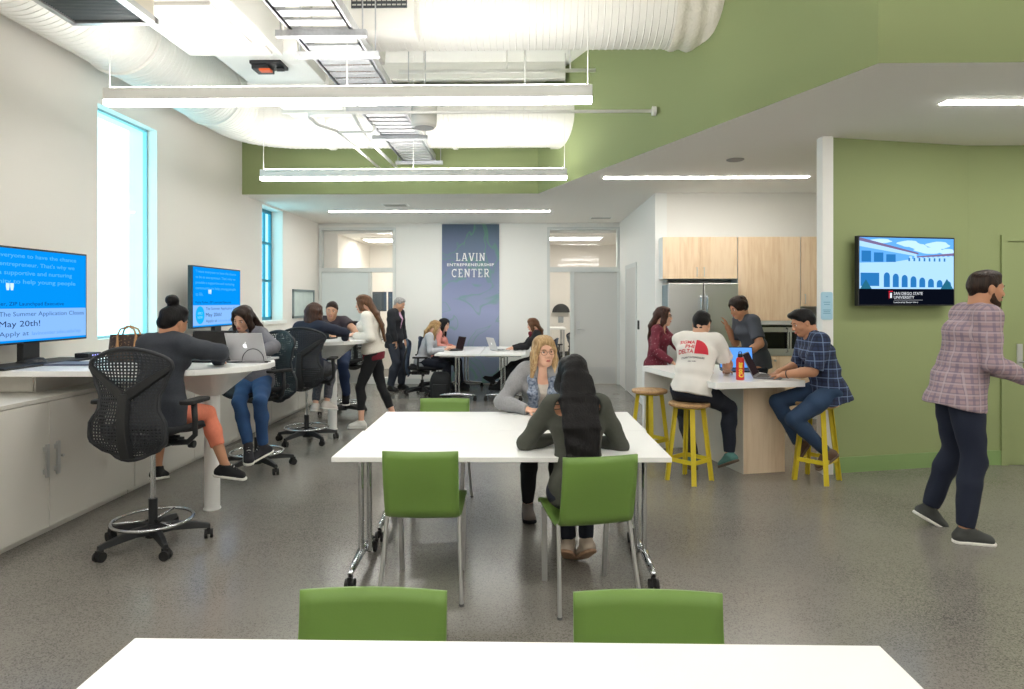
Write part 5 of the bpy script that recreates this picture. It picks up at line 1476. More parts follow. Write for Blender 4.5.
        mb = MB(); w = .027 if smile else .021; lift = .008 if smile else 0
        for dz, rr in ((.0035, .0036), (-.004, .0044)):
            mb.tube([tuple(q(-w, .081, -.061+lift)-org), tuple(q(-w*.5, .090, -.062+dz)-org), tuple(q(0, .0925, -.062+dz)-org), tuple(q(w*.5, .090, -.062+dz)-org), tuple(q(w, .081, -.061+lift)-org)], [.0015, rr, rr, rr, .0015], n=8)
        lips = link('lips', mb.mesh('lips'), mat('lip_rose', (178, 96, 88) if fem else (168, 106, 92), rough=.45), body, None, smooth=True)
        if smile:
            mb = MB(); mb.tube([tuple(q(-w*.7, .088, -.059+.003)-org), tuple(q(0, .0935, -.062)-org), tuple(q(w*.7, .088, -.059+.003)-org)], [.002, .0035, .002], n=6)
            link('teeth', mb.mesh('teeth'), mat('teeth_white', (236, 232, 224), rough=.3), lips, None, smooth=True)
    # ---- hair
    if hair: make_hair(add, hair, HC, hx, hs, N, u2, fs, rs, s, min(h, .008))
    if beard:
        l_, h_ = box([HC], .16); F = Field(l_, h_, min(h, .007))
        F.cone(q(0, .036, -.066), q(0, .060, -.096), .043*hs, .026*hs, .02)
        for sd in (1, -1): F.cone(q(sd*.056, .0, -.03), q(sd*.046, .01, -.066), .018*hs, .022*hs, .015).cone(q(sd*.048, .01, -.064), q(sd*.016, .06, -.096), .022*hs, .020*hs, .015)
        F.cone(q(-.022, .084, -.049), q(.022, .084, -.049), .007, .007, .008)
        F.ell(q(0, .10, -.062), hx, (.020, .02, .0075), .004, sub=True)
        add('beard', F, beard)
    info = dict(P=P, N=N, HC=HC, hx=hx, hs=hs, C=C, W=W, rs=rs, fs=fs, u2=u2, joints=joints, org=org, body=body, tops=tops, hand=hand_info, q=q, r=r, f=f, u1=u1)
    PEOPLE.append(info)
    return info

def make_hair(add, spec, HC, hx, hs, N, u2, fs, rs, s, h):
    hr, hf, hu = hx; st = spec['style']; L = spec.get('len', .25)
    q = lambda x, y, z: HC+(hr*x+hf*y+hu*z)*hs
    down = A(0, 0, -1)
    pts = [HC, HC+down*(L+.05)] if L > .1 else [HC]
    lo = np.min(pts, 0)-(.19 if L < .45 else .36); hi = np.max(pts, 0)+(.22 if L < .45 else .36)
    F = Field(lo, hi, h)
    F.ell(q(0, -.016, .032), hx, (.0785*hs, .0965*hs, .0885*hs) if st in ('short', 'quiff', 'grey') else (.081*hs, .099*hs, .090*hs), .02)
    if st in ('short', 'quiff', 'shaggy', 'grey'):
        F.ell(q(0, .026, .084), hx, (.056*hs, .05*hs, .030*hs*(1.35 if st == 'quiff' else 1.0)), .03)
        if st == 'quiff': F.ell(q(0, .065, .092), hx, (.055*hs, .04*hs, .026*hs), .025)
        if st == 'shaggy':
            rr = random.Random(5)
            F.ell(q(0, -.01, .04), hx, (.094*hs, .108*hs, .098*hs), .02)
            for k in range(34):
                a = rr.uniform(-PI, PI); e = rr.uniform(-.35, .9)
                c = q(.078*math.cos(a)*math.cos(e*1.1), -.02+.098*math.sin(a)*math.cos(e*1.1), .03+.09*math.sin(e*1.1))
                if (c-HC)@hf > .055 and (c-HC)@hu < .06: continue
                F.cone(c, c+hu*-.025+hr*rr.uniform(-.01, .01), .022, .016, .012)
        F.cone(q(0, -.046, .0), q(0, -.041, -.07), .0575*hs, .052*hs, .03)
        for sd in (1, -1): F.cone(q(sd*.070, .012, .035), q(sd*.071, .012, -.010), .014, .009, .01)
        F.ell(q(0, .105, -.032), hx, (.074*hs, .077*hs, .100*hs), .012, sub=True)
        F.cut(q(0, -.06, -.072 if st != 'shaggy' else -.09), -hu+hf*.25)
        # clear the ears
        if st != 'shaggy':
            for sd in (1, -1): F.ell(q(sd*.086, .0, -.028), hx, (.03, .032, .045), .008, sub=True)
    else:
        part = spec.get('part', 0)
        F.ell(q(0, .02, .085), hx, (.072*hs, .066*hs, .036*hs), .03)
        if st == 'bun':
            c = q(0, -.055, .148) if not spec.get('low') else q(0, -.11, .06)
            F.ell(c, hx, (.044, .042, .040), .012).cone(c+hr*.03, c-hr*.03+hu*.015, .024, .024, .015)
            F.ell(q(0, -.06, -.02), hx, (.062*hs, .055*hs, .06*hs), .03)
            F.ell(q(0, .105, -.03), hx, (.074*hs, .075*hs, .092*hs), .012, sub=True)
            for sd in (1, -1): F.ell(q(sd*.086, .004, -.028), hx, (.03, .03, .04), .008, sub=True)
        else:
            vol = spec.get('vol', 1.0)
            back = N-fs*.075*s+u2*.0
            p0 = q(0, -.075, .0); dl = nrm(down*.35-u2*.65) if spec.get('off', 0) < .13 else -u2; back = N-fs*spec.get('off', .125)*s; p1 = p0*.25+back*.75+down*.02; end = p1+dl*max(L-.2, .02)-fs*.012
            if L > .45:
                o_ = spec.get('off', .15); a1 = N-fs*(o_-.03)*s-u2*.01; a2 = N-u2*.17*s-fs*(o_+.01)*s; en = N-u2*(L-.14)*s-fs*(o_+.012)*s
                F.econe(p0, a1, hr, (.082*hs*vol, .045), (.096*vol, .034), .03)
                F.econe(a1, a2, rs, (.096*vol, .034), (.092*vol, .028), .03)
                F.econe(a2, en, rs, (.092*vol, .028), (spec.get('tipw', .07), .016), .02, end=1.2)
            elif L > .19:
                F.econe(p0, p1, hr, (.082*hs*vol, .042), (.095*vol, .036), .03)
                F.econe(p1, end, rs, (.095*vol, .034), (spec.get('tipw', .07), .022), .03, end=1.2)
            else: F.econe(q(0, -.05, .02), q(0, -.055, -L+.03), hr, (.086*hs*vol, .06), (.08*vol, .05), .03)
            for sd in (1, -1):
                lng = L > .45
                a = q(sd*.072, .012, .035); b = q(sd*.084, .010, -.06); fl = spec.get('front', 1)
                e = b*1.0+down*max(min(L, .45)-.09, .02)+fs*(.03 if (fl and L > .2) else 0)
                if L > .2: e = N+rs*sd*.085*s+fs*(.05 if fl else -.04)+down*(max(L-.2, 0))
                if lng: e = N+rs*sd*.062*s-fs*.10*s-u2*.03
                F.cone(a, b, .022, .026*vol, .02).cone(b, e, .026*vol, .016, .02)
                F.cone(q(sd*.05, .066, .075), q(sd*.074, .05, .0), .018, .014, .015)
                F.cone(q(sd*.074, .05, .0), q(sd*.082, .03, -.07), .014, .018, .015)
            F.ell(q(.012*part, .112, -.03), hx, (.060*hs, .078*hs, .098*hs), .010, sub=True)
            # keep neck and lower face clear
            F.ell(q(0, .085, -.13), hx, (.060, .085, .07), .01, sub=True)
    F.folds(spec.get('fold', .0025 if st in ('short', 'quiff', 'grey') else .004), 70, 2.3)
    return add('hair', F, spec['m'])

def glasses(I, m):
    q = I['q']; mb = MB(); org = I['org']
    for sd in (1, -1):
        c = q(sd*.031, .094, .0); n = 20
        mb.tube([tuple(c+(I['hx'][0]*math.cos(2*PI*k/n)*.023+I['hx'][2]*math.sin(2*PI*k/n)*.017)-org) for k in range(n)], .0014, n=6, closed=True)
        mb.tube([tuple(q(sd*.054, .093, .004)-org), tuple(q(sd*.074, .06, .006)-org), tuple(q(sd*.080, -.005, .004)-org)], .0014, n=6)
    mb.tube([tuple(q(-.009, .096, .003)-org), tuple(q(0, .098, .006)-org), tuple(q(.009, .096, .003)-org)], .0014, n=6)
    link('glasses', mb.mesh('glasses'), m, I['body'], None, smooth=True)
def project(mb, target, origin, right, up, fwd, lift=.003, dist=.5):
    """lay flat lettering (x across, z up in the builder) on a garment along fwd"""
    from mathutils.bvhtree import BVHTree
    me = target.data; bvh = BVHTree.FromPolygons([v.co for v in me.vertices], [tuple(p.vertices) for p in me.polygons])
    out = []
    for x, y, z in mb.v:
        p = Vector(origin+right*x+up*z-fwd*dist); hit = bvh.ray_cast(p, Vector(fwd))
        if hit[0] is None: out.append(tuple(origin+right*x+up*z))
        else: out.append(tuple(hit[0]-Vector(fwd)*lift))
    mb.v = out; return mb
def subdivide_mb(mb, maxlen=.012):
    me = mb.mesh('tmp'); bm = bmesh.new(); bm.from_mesh(me); bmesh.ops.triangulate(bm, faces=bm.faces)
    for _ in range(5):
        es = [e for e in bm.edges if e.calc_length() > maxlen]
        if not es: break
        bmesh.ops.subdivide_edges(bm, edges=es, cuts=1); bmesh.ops.triangulate(bm, faces=bm.faces)
    o = MB(); o.add([tuple(v.co) for v in bm.verts], [tuple(v.index for v in f_.verts) for f_ in bm.faces]); bm.free(); bpy.data.meshes.remove(me)
    return o
# ================================================================== THE PEOPLE
black_h = hairmat('black_hair', (16, 13, 14), (5, 4, 6), .5); dkbrown_h = hairmat('dark_brown_hair', (52, 36, 28), (24, 16, 13))
brown_h = hairmat('brown_hair', (112, 78, 54), (68, 44, 30)); blond_h = hairmat('blonde_hair', (204, 174, 130), (146, 112, 74))
auburn_h = hairmat('auburn_hair', (78, 48, 38), (42, 26, 22)); grey_h = hairmat('grey_hair', (176, 174, 172), (112, 110, 110))
denim = mat('blue_denim', (42, 78, 124), rough=.85, noise=.6, nscale=9, rgb2=(28, 54, 92)); navy = mat('navy_cloth', (20, 26, 42), rough=.85)
blackc = mat('black_cloth', (22, 23, 27), rough=.9); whites = mat('white_rubber', (226, 224, 218), rough=.6)
# 1 woman with a bun, nearest drafting chair
i1 = person('woman with a black bun in charcoal sweatshirt and salmon leggings on the nearest drafting chair',
    (-2.42, 4.24, .83), -6, s=.96, fem=True, lean=9, bend=4, hyaw=-16, hpitch=-16,
    rw=(-2.24, 4.72, 1.135), lw=(-2.60, 4.74, 1.135), re=(1, -.1, .05), le=(-1, -.1, -.2), palm=((0, 0, -1), (0, 0, -1)),
    ra=(-2.14, 4.60, .39), la=(-2.62, 4.58, .38), rk=(-.25, 1, .8), lk=(-.2, .8, .5), rfoot=(.95, .25, -.18), lfoot=(-.2, 1, -.2),
    h=.008, skin='skin2', hair=dict(style='bun', m=black_h, len=.1),
    top=dict(m=mat('charcoal_sweatshirt', (56, 60, 68), rough=.95, noise=.5, nscale=120, rgb2=(42, 45, 52)), loose=.024, hem=-.10, hemw=(.172, .145), fold=.010, name='sweatshirt', seed=1),
    bottom=dict(m=mat('salmon_leggings', (232, 136, 108), rough=.8, noise=.3, nscale=40, rgb2=(206, 112, 88)), loose=.004, upto=.62, name='leggings'),
    shoes=dict(m=blackc, sole=whites, laces=whites))
# 2 young woman behind the silver laptop
i2 = person('dark-haired young woman in grey sweater and blue jeans looking down behind the silver laptop',
    (-2.50, 5.98, .83), 164, s=.96, fem=True, lean=10, bend=6, hyaw=4, hpitch=-22, hroll=-8,
    rw=(-2.50, 5.42, 1.135), lw=(-2.24, 5.46, 1.135), le=(.9, .1, -.3), re=(-.9, .1, -.3), palm=((0, 0, -1), (0, 0, -1)),
    ra=(-2.36, 5.50, .335), la=(-2.28, 5.62, .30), rk=(-.1, -1, .5), lk=(.3, -1, .3), rfoot=(.35, -.7, -.5), lfoot=(-.6, -.6, -.3),
    h=.008, skin='skin3', hair=dict(style='long', m=dkbrown_h, len=.27, vol=1.02),
    top=dict(m=mat('grey_sweater', (112, 112, 118), rough=.95, noise=.5, nscale=90, rgb2=(84, 84, 92)), loose=.018, hem=-.06, neck='scoop', fold=.008, name='sweater', seed=2),
    bottom=dict(m=denim, loose=.006, upto=.95, name='jeans'), shoes=dict(m=mat('charcoal_canvas', (44, 44, 50), rough=.9), sole=whites, laces=whites, high=.05))
# 3 woman seen from behind at the far worktop
person('woman with short brown hair in a navy top, seen from behind at the far worktop',
    (-2.43, 7.22, .83), -10, s=.97, fem=True, lean=8, bend=4, hyaw=-6, hpitch=-8,
    rw=(-2.12, 7.62, 1.135), lw=(-2.6, 7.72, 1.135), re=(.9, -.2, .0), le=(-.9, -.2, -.2),
    ra=(-2.30, 7.50, .40), la=(-2.42, 7.46, .38), rfoot=(.6, .8, -.2), lfoot=(.2, 1, -.2),
    h=.011, skin='skin1', hair=dict(style='bob', m=hairmat('chestnut_hair', (84, 56, 44), (46, 30, 24)), len=.15, vol=1.05), eyes=False,
    top=dict(m=mat('navy_top', (32, 38, 56), rough=.9), loose=.016, fold=.007, seed=3), bottom=dict(m=mat('patterned_grey', (64, 68, 80), rough=.9, noise=.8, nscale=80, rgb2=(120, 120, 126)), loose=.006, upto=.9),
    shoes=dict(m=mat('white_canvas', (214, 206, 200), rough=.8), sole=whites))
# 4 smiling man facing the camera
person('smiling dark-haired man in a dark t-shirt and jeans, facing the camera across the far worktop',
    (-2.60, 8.98, .84), 172, s=1.02, lean=14, bend=8, hyaw=18, hpitch=-10, hroll=-6,
    rw=(-2.52, 8.42, 1.135), lw=(-2.14, 8.36, 1.135), le=(.9, .2, -.4), re=(-.9, .2, -.4),
    ra=(-2.58, 8.72, .33), la=(-2.40, 8.70, .30), rk=(0, -1, .3), lk=(.2, -1, .3), rfoot=(0, -1, -.2), lfoot=(.2, -1, -.2),
    h=.010, skin='skin3', hair=dict(style='short', m=dkbrown_h, len=.05), smile=True,
    top=dict(m=mat('dark_brown_grey_tee', (62, 54, 60), rough=.9), sleeve='short', loose=.016, fold=.007, seed=4), bottom=dict(m=mat('dark_denim', (34, 52, 88), rough=.85), loose=.014, name='jeans'),
    shoes=dict(m=blackc, sole=whites))
# 5 standing woman in a white jacket
person('woman with long light-brown hair standing in a white knit jacket and black cropped leggings',
    (-1.90, 8.12, .905), 96, s=1.0, fem=True, lean=8, bend=2, hyaw=-4, hpitch=-4,
    rw=(-2.13, 8.24, 1.15), lw=(-2.10, 7.96, 1.15), re=(.8, .4, -.4), le=(.8, -.4, -.4),
    ra=(-1.66, 8.22, .10), la=(-2.02, 7.98, .09), rk=(-1, 0, 0), lk=(-1, 0, .1), rfoot=(-1, .1, -.06), lfoot=(-1, -.12, 0),
    h=.010, base=(-1.9, 8.12, 0), skin='skin1', hair=dict(style='long', m=brown_h, len=.50, front=0, off=.150, vol=.85, tipw=.055),
    top=dict(m=mat('maroon_tee', (112, 28, 44), rough=.9), loose=.010, hem=-.07, sleeve='none', over=dict(m=mat('white_knit_jacket', (226, 220, 210), rough=.95, bump=.6, bscale=70), loose=.016, hem=.02, name='jacket', seed=5)),
    bottom=dict(m=blackc, loose=.003, upto=.68, name='leggings'), shoes=dict(m=whites, sole=whites))
# 6 man in a suit
i6 = person('grey-haired man standing in a dark suit and pink shirt, looking down',
    (-2.32, 11.5, .905), -110, s=1.0, lean=2, bend=6, hyaw=4, hpitch=-24,
    rw=(-2.26, 11.32, .86), lw=(-2.15, 11.62, .88), re=(-.5, -.8, -.1), le=(-.3, .9, -.1), hands=(.9, .9),
    ra=(-2.36, 11.36, .09), la=(-2.22, 11.60, .09), rfoot=(.9, -.5, 0), lfoot=(.95, -.3, 0),
    h=.012, base=(-2.3, 11.5, 0), skin='skin3', hair=dict(style='grey', m=grey_h, len=.05), brows=(130, 126, 124),
    top=dict(m=mat('pink_shirt', (214, 172, 204), rough=.8), loose=.008, hem=-.02, collar=True, over=dict(m=mat('charcoal_suit', (30, 32, 38), rough=.85), loose=.016, hem=-.16, hemw=(.175, .135), neck='open', name='jacket')),
    bottom=dict(m=mat('suit_trousers', (46, 52, 64), rough=.85), loose=.020, gl=.008), shoes=dict(m=mat('black_leather', (16, 16, 18), rough=.3), sole=blackc))
# 7, 8, 9 at the back tables
person('fair-haired woman in a pale grey sweater typing at the back table, in profile',
    (-1.72, 10.85, .555), -88, s=.97, fem=True, lean=16, bend=4, hyaw=0, hpitch=-14,
    rw=(-1.34, 10.72, .775), lw=(-1.32, 10.98, .775), ra=(-1.25, 10.75, .10), la=(-1.28, 10.95, .10), rfoot=(1, 0, 0), lfoot=(1, 0, 0), rk=(.5, 0, 1), lk=(.5, 0, 1),
    h=.012, skin='skin1', hair=dict(style='long', m=hairmat('sandy_hair', (180, 146, 100), (120, 92, 60)), len=.30, vol=.9),
    top=dict(m=mat('pale_grey_sweater', (176, 178, 184), rough=.95), loose=.014, hem=-.06), bottom=dict(m=navy, loose=.01), shoes=dict(m=blackc, sole=blackc))
person('woman with long dark hair in a salmon top using the black laptop at the back',
    (-1.62, 11.55, .555), -94, s=.98, fem=True, lean=14, bend=2, hyaw=-14, hpitch=-10,
    rw=(-1.28, 11.22, .775), lw=(-1.24, 11.42, .775), ra=(-1.15, 11.5, .10), la=(-1.15, 11.7, .10), rfoot=(1, 0, 0), lfoot=(1, 0, 0), rk=(.5, 0, 1), lk=(.5, 0, 1),
    h=.012, skin='skin1', hair=dict(style='long', m=black_h, len=.36, vol=1.05),
    top=dict(m=mat('salmon_top', (206, 138, 128), rough=.9), loose=.010, sleeve='threequarter', hem=-.04, neck='scoop'), bottom=dict(m=navy, loose=.01), shoes=dict(m=blackc, sole=blackc))
person('light-brown-haired woman in black with a maroon scarf, right of the back tables',
    (.20, 11.1, .555), 94, s=.98, fem=True, lean=-4, bend=10, hyaw=-6, hpitch=-14,
    rw=(-.22, 11.24, .775), lw=(-.20, 10.98, .775), ra=(-.55, 11.2, .24), la=(-.46, 11.05, .14), rfoot=(-.8, 0, .5), lfoot=(-.9, 0, .1), rk=(-.5, 0, 1), lk=(-.5, 0, 1),
    h=.012, skin='skin1', hair=dict(style='long', m=brown_h, len=.30, vol=.9),
    top=dict(m=blackc, loose=.014, hem=-.06), bottom=dict(m=blackc, loose=.008), shoes=dict(m=blackc, sole=blackc, high=.10))
I9 = PEOPLE[-1]
F = Field(I9['N']-.2, I9['N']+.2, .01)
for k in range(10):
    a, b = 2*PI*k/10, 2*PI*(k+1)/10; c = lambda t: I9['N']+(I9['rs']*math.cos(t)*.068+I9['fs']*(math.sin(t)*.062+.012))+I9['u2']*(.005-.014*math.sin(t))
    F.cone(c(a), c(b), .030, .030, .015)
F.cone(I9['N']+I9['fs']*.09, I9['N']+I9['fs']*.10-I9['u2']*.12, .03, .025, .02); F.folds(.008, 50)
link('scarf', F.mesh('scarf', I9['org']), MATS['maroon_tee'], I9['body'], None, smooth=True)
# 10 blonde woman with glasses facing us
i10 = person('blonde woman with glasses, grey cardigan and patterned scarf, facing the camera at the central table',
    (.13, 5.06, .57), 181, s=1.02, fem=True, lean=13, bend=6, hyaw=20, hpitch=-2, hroll=4,
    rw=(.02, 4.72, .778), lw=(.20, 4.68, .778), re=(-1, .3, -.5), le=(1, .3, -.5), palm=((.5, 0, -1), (-.5, 0, -1)), hands=(.8, .8),
    handdir=((.9, -.35, -.02), (-.8, -.55, -.02)),
    ra=(.02, 4.70, .10), la=(.24, 4.74, .10), rk=(0, -1, .6), lk=(0, -1, .6), rfoot=(.1, -1, 0), lfoot=(0, -1, 0),
    h=.007, skin='skin1', hair=dict(style='long', m=blond_h, len=.275, vol=1.0, part=.6), brows=(150, 112, 74),
    top=dict(m=mat('cream_knit', (206, 198, 188), rough=.95, bump=.5, bscale=60), loose=.008, hem=-.04, sleeve='none', neck='scoop',
             over=dict(m=mat('grey_cardigan', (148, 148, 150), rough=.95, noise=.4, nscale=90, rgb2=(118, 118, 122)), loose=.012, hem=-.08, neck='open', name='cardigan', fold=.008)),
    bottom=dict(m=blackc, loose=.006), shoes=dict(m=mat('taupe_suede', (120, 110, 106), rough=.9), sole=blackc))
glasses(i10, mat('glasses_frame', (96, 66, 50), rough=.3))
F = Field(i10['N']-A(.22, .22, .4), i10['N']+.2, .007)
for sd in (1, -1):
    I = i10; pts = [I['N']-I['fs']*.055+I['rs']*sd*.02+I['u2']*.01, I['N']+I['rs']*sd*.075+I['fs']*.0+I['u2']*.008, I['N']+I['rs']*sd*.078+I['fs']*.095-I['u2']*.06,
        I['C']+I['rs']*sd*.075+I['fs']*.155+I['u2']*.02, I['W']+I['rs']*sd*.075+I['fs']*.13+I['u2']*.08]
    for a, b in zip(pts, pts[1:]): F.econe(a, b, I['rs'], (.036, .018), (.042, .018), .015)
F.folds(.008, 60)
link('scarf', F.mesh('scarf', i10['org']), mat('blue_grey_print', (152, 162, 178), rough=.9, noise=1, nscale=55, rgb2=(62, 78, 104)), i10['body'], None, smooth=True)
# 11 woman with very long black hair, back to us
i11 = person('woman with very long black hair and olive top, seen from behind at the table',
    (.29, 3.46, .55), 6, s=.97, fem=True, lean=11, bend=5, hyaw=4, hpitch=-6,
    rw=(.33, 3.74, .778), lw=(.19, 3.76, .778), re=(1, -.35, -.5), le=(-1, -.35, -.5), hands=(.6, .6), handdir=((-.8, .5, 0), (.8, .5, 0)),
    ra=(.36, 3.84, .16), la=(.26, 3.88, .14), rk=(0, 1, .5), lk=(0, 1, .5), rfoot=(-.2, .8, -.5), lfoot=(.2, .8, -.5),
    h=.007, skin='skin2', hair=dict(style='long', m=black_h, len=.58, vol=1.1, front=0, tipw=.080, off=.128), eyes=True,
    top=dict(m=mat('olive_grey_top', (72, 74, 66), rough=.9, noise=.3, nscale=60, rgb2=(58, 60, 54)), loose=.007, hem=-.06, fold=.005,
             holes=[((.095, -.075, -.045), (.030, .05, .045)), ((-.095, -.075, -.045), (.030, .05, .045))]),
    bottom=dict(m=navy, loose=.006), shoes=dict(m=mat('beige_slipper', (190, 174, 158), rough=.8), sole=mat('tan_sole', (176, 142, 116), rough=.7)))
sb_ = MB()
for sd in (1, -1):
    for dz in (-.03, -.055):
        I = i11; sb_.tube([tuple(I['N']+I['rs']*sd*.065-I['fs']*.078+I['u2']*dz-I['org']), tuple(I['N']+I['rs']*sd*.095-I['fs']*.080+I['u2']*dz-I['org']), tuple(I['N']+I['rs']*sd*.128-I['fs']*.068+I['u2']*dz-I['org'])], .003, n=6)
link('shoulder_straps', sb_.mesh('shoulder_straps'), MATS['olive_grey_top'], i11['body'], None, smooth=True)
# 12 woman in maroon at the island
i12 = person('woman with long auburn hair and glasses in a maroon spotted blouse behind the island',
    (1.48, 7.42, .80), -112, s=.94, fem=True, lean=6, bend=2, hyaw=2, hpitch=2,
    rw=(1.60, 7.08, .905), lw=(1.84, 7.20, .905), re=(-.4, -.4, -.5), le=(.5, .6, -.4),
    ra=(1.42, 7.36, .09), la=(1.52, 7.54, .09), h=.010, base=(1.56, 7.42, 0), skin='skin1', hair=dict(style='long', m=auburn_h, len=.36, vol=1.0, front=0),
    top=dict(m=dots('maroon_dotted', (104, 30, 48), (204, 160, 166), 42, .16), loose=.014, hem=-.10, neck='scoop'), bottom=dict(m=navy, loose=.012), shoes=dict(m=blackc, sole=blackc))
glasses(i12, mat('thin_glasses', (80, 60, 60), rough=.3))
# 13 man in the white t-shirt
i13 = person('man in a white printed t-shirt and dark jeans, seen from behind on a yellow stool',
    (1.46, 5.74, .785), -24, s=.98, lean=14, bend=8, hyaw=-10, hpitch=-22, side=5,
    rw=(1.88, 6.10, .93), lw=(1.72, 6.22, .93), re=(.5, -.6, -1), le=(-.8, .1, -.6),
    ra=(1.83, 5.86, .20), la=(1.52, 5.92, .16), rk=(.6, .5, .5), lk=(.1, 1, .4), rfoot=(-.35, .6, -.35), lfoot=(.2, .8, -.45),
    h=.008, skin='skin3', hair=dict(style='short', m=black_h, len=.05),
    top=dict(m=mat('white_cotton', (226, 222, 216), rough=.9), sleeve='short', loose=.015, hem=-.04, hemw=(.178, .148), fold=.009, slen=.75, name='t_shirt', seed=6),
    bottom=dict(m=mat('ink_denim', (24, 30, 44), rough=.85), loose=.014, name='jeans'), shoes=dict(m=mat('teal_canvas', (84, 128, 124), rough=.85), sole=mat('brown_sole', (110, 92, 78), rough=.7)))
def print_on_back(I):
    sh = I['tops'][0]; rt, up, fw = I['rs'], I['u2'], I['fs']; org = I['N']-I['org']
    red = mat('red_print', (200, 44, 62), rough=.8); ink = mat('dark_print', (50, 50, 66), rough=.8)
    def lay(mb, m, nm): link(nm, project(mb, sh, org, rt, up, fw).mesh(nm), m, sh, None)
    for k, (s_, z) in enumerate((('SIGMA', -.105), ('PHI', -.150), ('DELTA', -.195))):
        t = text_mesh(s_, 1, offset=.025, extrude=0); xs = [v[0] for v in t.v]; w = max(xs)-min(xs); zs = [v[2] for v in t.v]; hh = max(zs)-min(zs)
        W_ = (.135, .075, .135)[k]; t.v = [((v[0]-max(xs))*W_/w-.002, 0, z+(v[2]-min(zs))*.036/hh) for v in t.v]
        lay(subdivide_mb(t, .015), red, 'print_lettering')
    lg = MB(); n = 14; x0, z0, rr = .006, -.197, .115
    for (r0, r1) in ((.0, 1.0),):
        pts = [(x0, 0, z0)]+[(x0+rr*math.cos(PI/2*i/n), 0, z0+rr*1.15*math.sin(PI/2*i/n)) for i in range(n+1)]
        lg.add(pts, [tuple(range(len(pts)))])
    lay(subdivide_mb(lg, .012), red, 'print_emblem')
    for s_, z, w_, hh_ in (('STUDENT ENTREPRENEURS', -.240, .20, .016), ('FALL RUSH', -.272, .07, .011)):
        t = text_mesh(s_, 1, offset=.02, extrude=0); xs = [v[0] for v in t.v]; zs = [v[2] for v in t.v]; w = max(xs)-min(xs)
        cx = (max(xs)+min(xs))/2; t.v = [((v[0]-cx)*w_/w-.005, 0, z+(v[2]-min(zs))*hh_/(max(zs)-min(zs))) for v in t.v]
        lay(subdivide_mb(t, .015), ink, 'print_caption')
print_on_back(i13)
# 14 standing man with shaggy hair
person('shaggy dark-haired man in a charcoal t-shirt standing behind the island, gesturing',
    (2.64, 7.45, .90), 100, s=1.0, lean=12, bend=10, hyaw=4, hpitch=-20,
    rw=(2.34, 7.56, 1.27), lw=(2.38, 7.20, .95), re=(.4, .4, -.9), le=(.5, -.5, -.3), hands=(.4, .3), handdir=((-.4, -.3, .9), None), palm=((-1, -.2, 0), None),
    ra=(2.76, 7.58, .09), la=(2.70, 7.34, .09), h=.010, base=(2.72, 7.45, 0), skin='skin2', hair=dict(style='shaggy', m=dkbrown_h, len=.05),
    top=dict(m=mat('charcoal_tee', (70, 74, 84), rough=.9), sleeve='short', loose=.016, hem=-.10, slen=.8, seed=7), bottom=dict(m=navy, loose=.014), shoes=dict(m=blackc, sole=blackc))
# 15 man in the blue checked shirt
person('man in a navy checked shirt and jeans at the right end of the island',
    (2.66, 5.74, .785), 88, s=1.0, lean=13, bend=8, hyaw=2, hpitch=-20,
    rw=(2.30, 5.93, .925), lw=(2.26, 5.72, .925), re=(.3, .6, -.8), le=(.4, -.8, -.8),
    ra=(2.44, 5.84, .30), la=(2.60, 5.66, .27), rk=(-1, .1, .5), lk=(-1, -.1, .2), rfoot=(-.4, .2, -.8), lfoot=(-.75, 0, -.55),
    h=.008, skin='skin2', hair=dict(style='quiff', m=black_h, len=.05),
    top=dict(m=plaid('navy_check', (36, 48, 80), (22, 28, 46), (120, 140, 176), 26, 26, .35), sleeve='short', slen=.92, loose=.018, hem=-.10, hemw=(.185, .16), collar=True, fold=.008, name='checked_shirt'),
    bottom=dict(m=mat('mid_denim', (42, 66, 96), rough=.85, noise=.5, nscale=8, rgb2=(28, 46, 72)), loose=.010, name='jeans'), shoes=dict(m=mat('brown_leather', (96, 72, 58), rough=.6), sole=mat('brown_sole', (110, 92, 78), rough=.7)))
i15 = PEOPLE[-1]
wb = MB(); W_, d_, pn_ = i15['hand'][-1]; E_ = i15['joints']['a', -1][1]; ax_ = nrm(W_-E_); c_ = W_-ax_*.03-i15['org']
a_ = nrm(np.cross(ax_, A(0, 0, 1))); b_ = np.cross(ax_, a_)
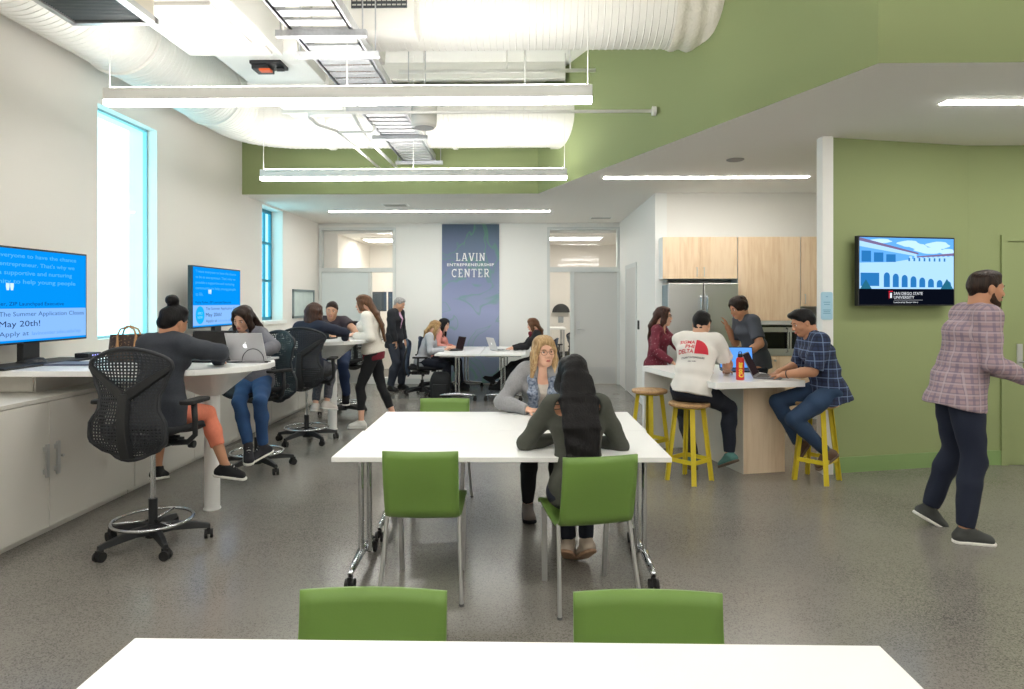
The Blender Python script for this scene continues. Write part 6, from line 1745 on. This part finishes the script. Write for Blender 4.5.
wb.tube([tuple(c_+(a_*math.cos(2*PI*k/18)+b_*math.sin(2*PI*k/18))*.031) for k in range(18)], .006, n=6, closed=True)
link('wristwatch', wb.mesh('wristwatch'), M['plastic'], i15['body'], None, smooth=True)
# 16 walking man
person('bearded man walking past the green wall in a faded pink checked shirt and dark jeans',
    (2.86, 4.36, .985), -100, s=1.07, lean=10, bend=5, hyaw=4, hpitch=-4,
    rw=(3.16, 4.14, 1.06), lw=(3.22, 4.36, 1.08), re=(-.8, -.2, -.6), le=(-.8, .2, -.6), hands=(.6, .6), handdir=((.9, .3, .1), (.9, -.3, .1)),
    ra=(2.85, 4.27, .09), la=(2.84, 4.62, .12), rk=(1, 0, 0), lk=(1, 0, 0), rfoot=(.97, -.2, 0), lfoot=(.85, -.1, -.5),
    h=.008, base=(2.96, 4.36, 0), skin='skin2', hair=dict(style='short', m=dkbrown_h, len=.05), beard=hairmat('beard_brown', (70, 50, 40), (40, 28, 22), .8),
    top=dict(m=plaid('faded_pink_check', (164, 140, 146), (116, 106, 126), (190, 172, 176), 24, 30, .4), loose=.022, hem=-.11, hemw=(.18, .150), collar=True, fold=.010, name='checked_shirt', seed=8),
    bottom=dict(m=mat('indigo_denim', (24, 32, 52), rough=.85), loose=.014, name='jeans'), shoes=dict(m=mat('grey_canvas', (64, 66, 64), rough=.9), sole=whites, laces=mat('tan_lace', (150, 104, 70), rough=.8)))
# ================================================================== LIGHT AND CAMERA
w = bpy.data.worlds.new('sky'); scene.world = w; w.use_nodes = True
bg = w.node_tree.nodes['Background']; bg.inputs[0].default_value = srgb(156, 236, 252); bg.inputs[1].default_value = 3.2
cam = bpy.data.cameras.new('camera'); co = bpy.data.objects.new('camera', cam); COL.objects.link(co)
co.location = (0, 0, 1.56); co.rotation_euler = (R(90), 0, math.atan(13/650))
cam.sensor_width = 36; cam.lens = 36*650/1024; cam.shift_y = -42.5/1024; cam.clip_start = .05
scene.camera = co
scene.view_settings.view_transform = 'Standard'; scene.view_settings.look = 'None'; scene.view_settings.gamma = 1
scene.view_settings.use_curve_mapping = False; scene.view_settings.exposure = 0.3
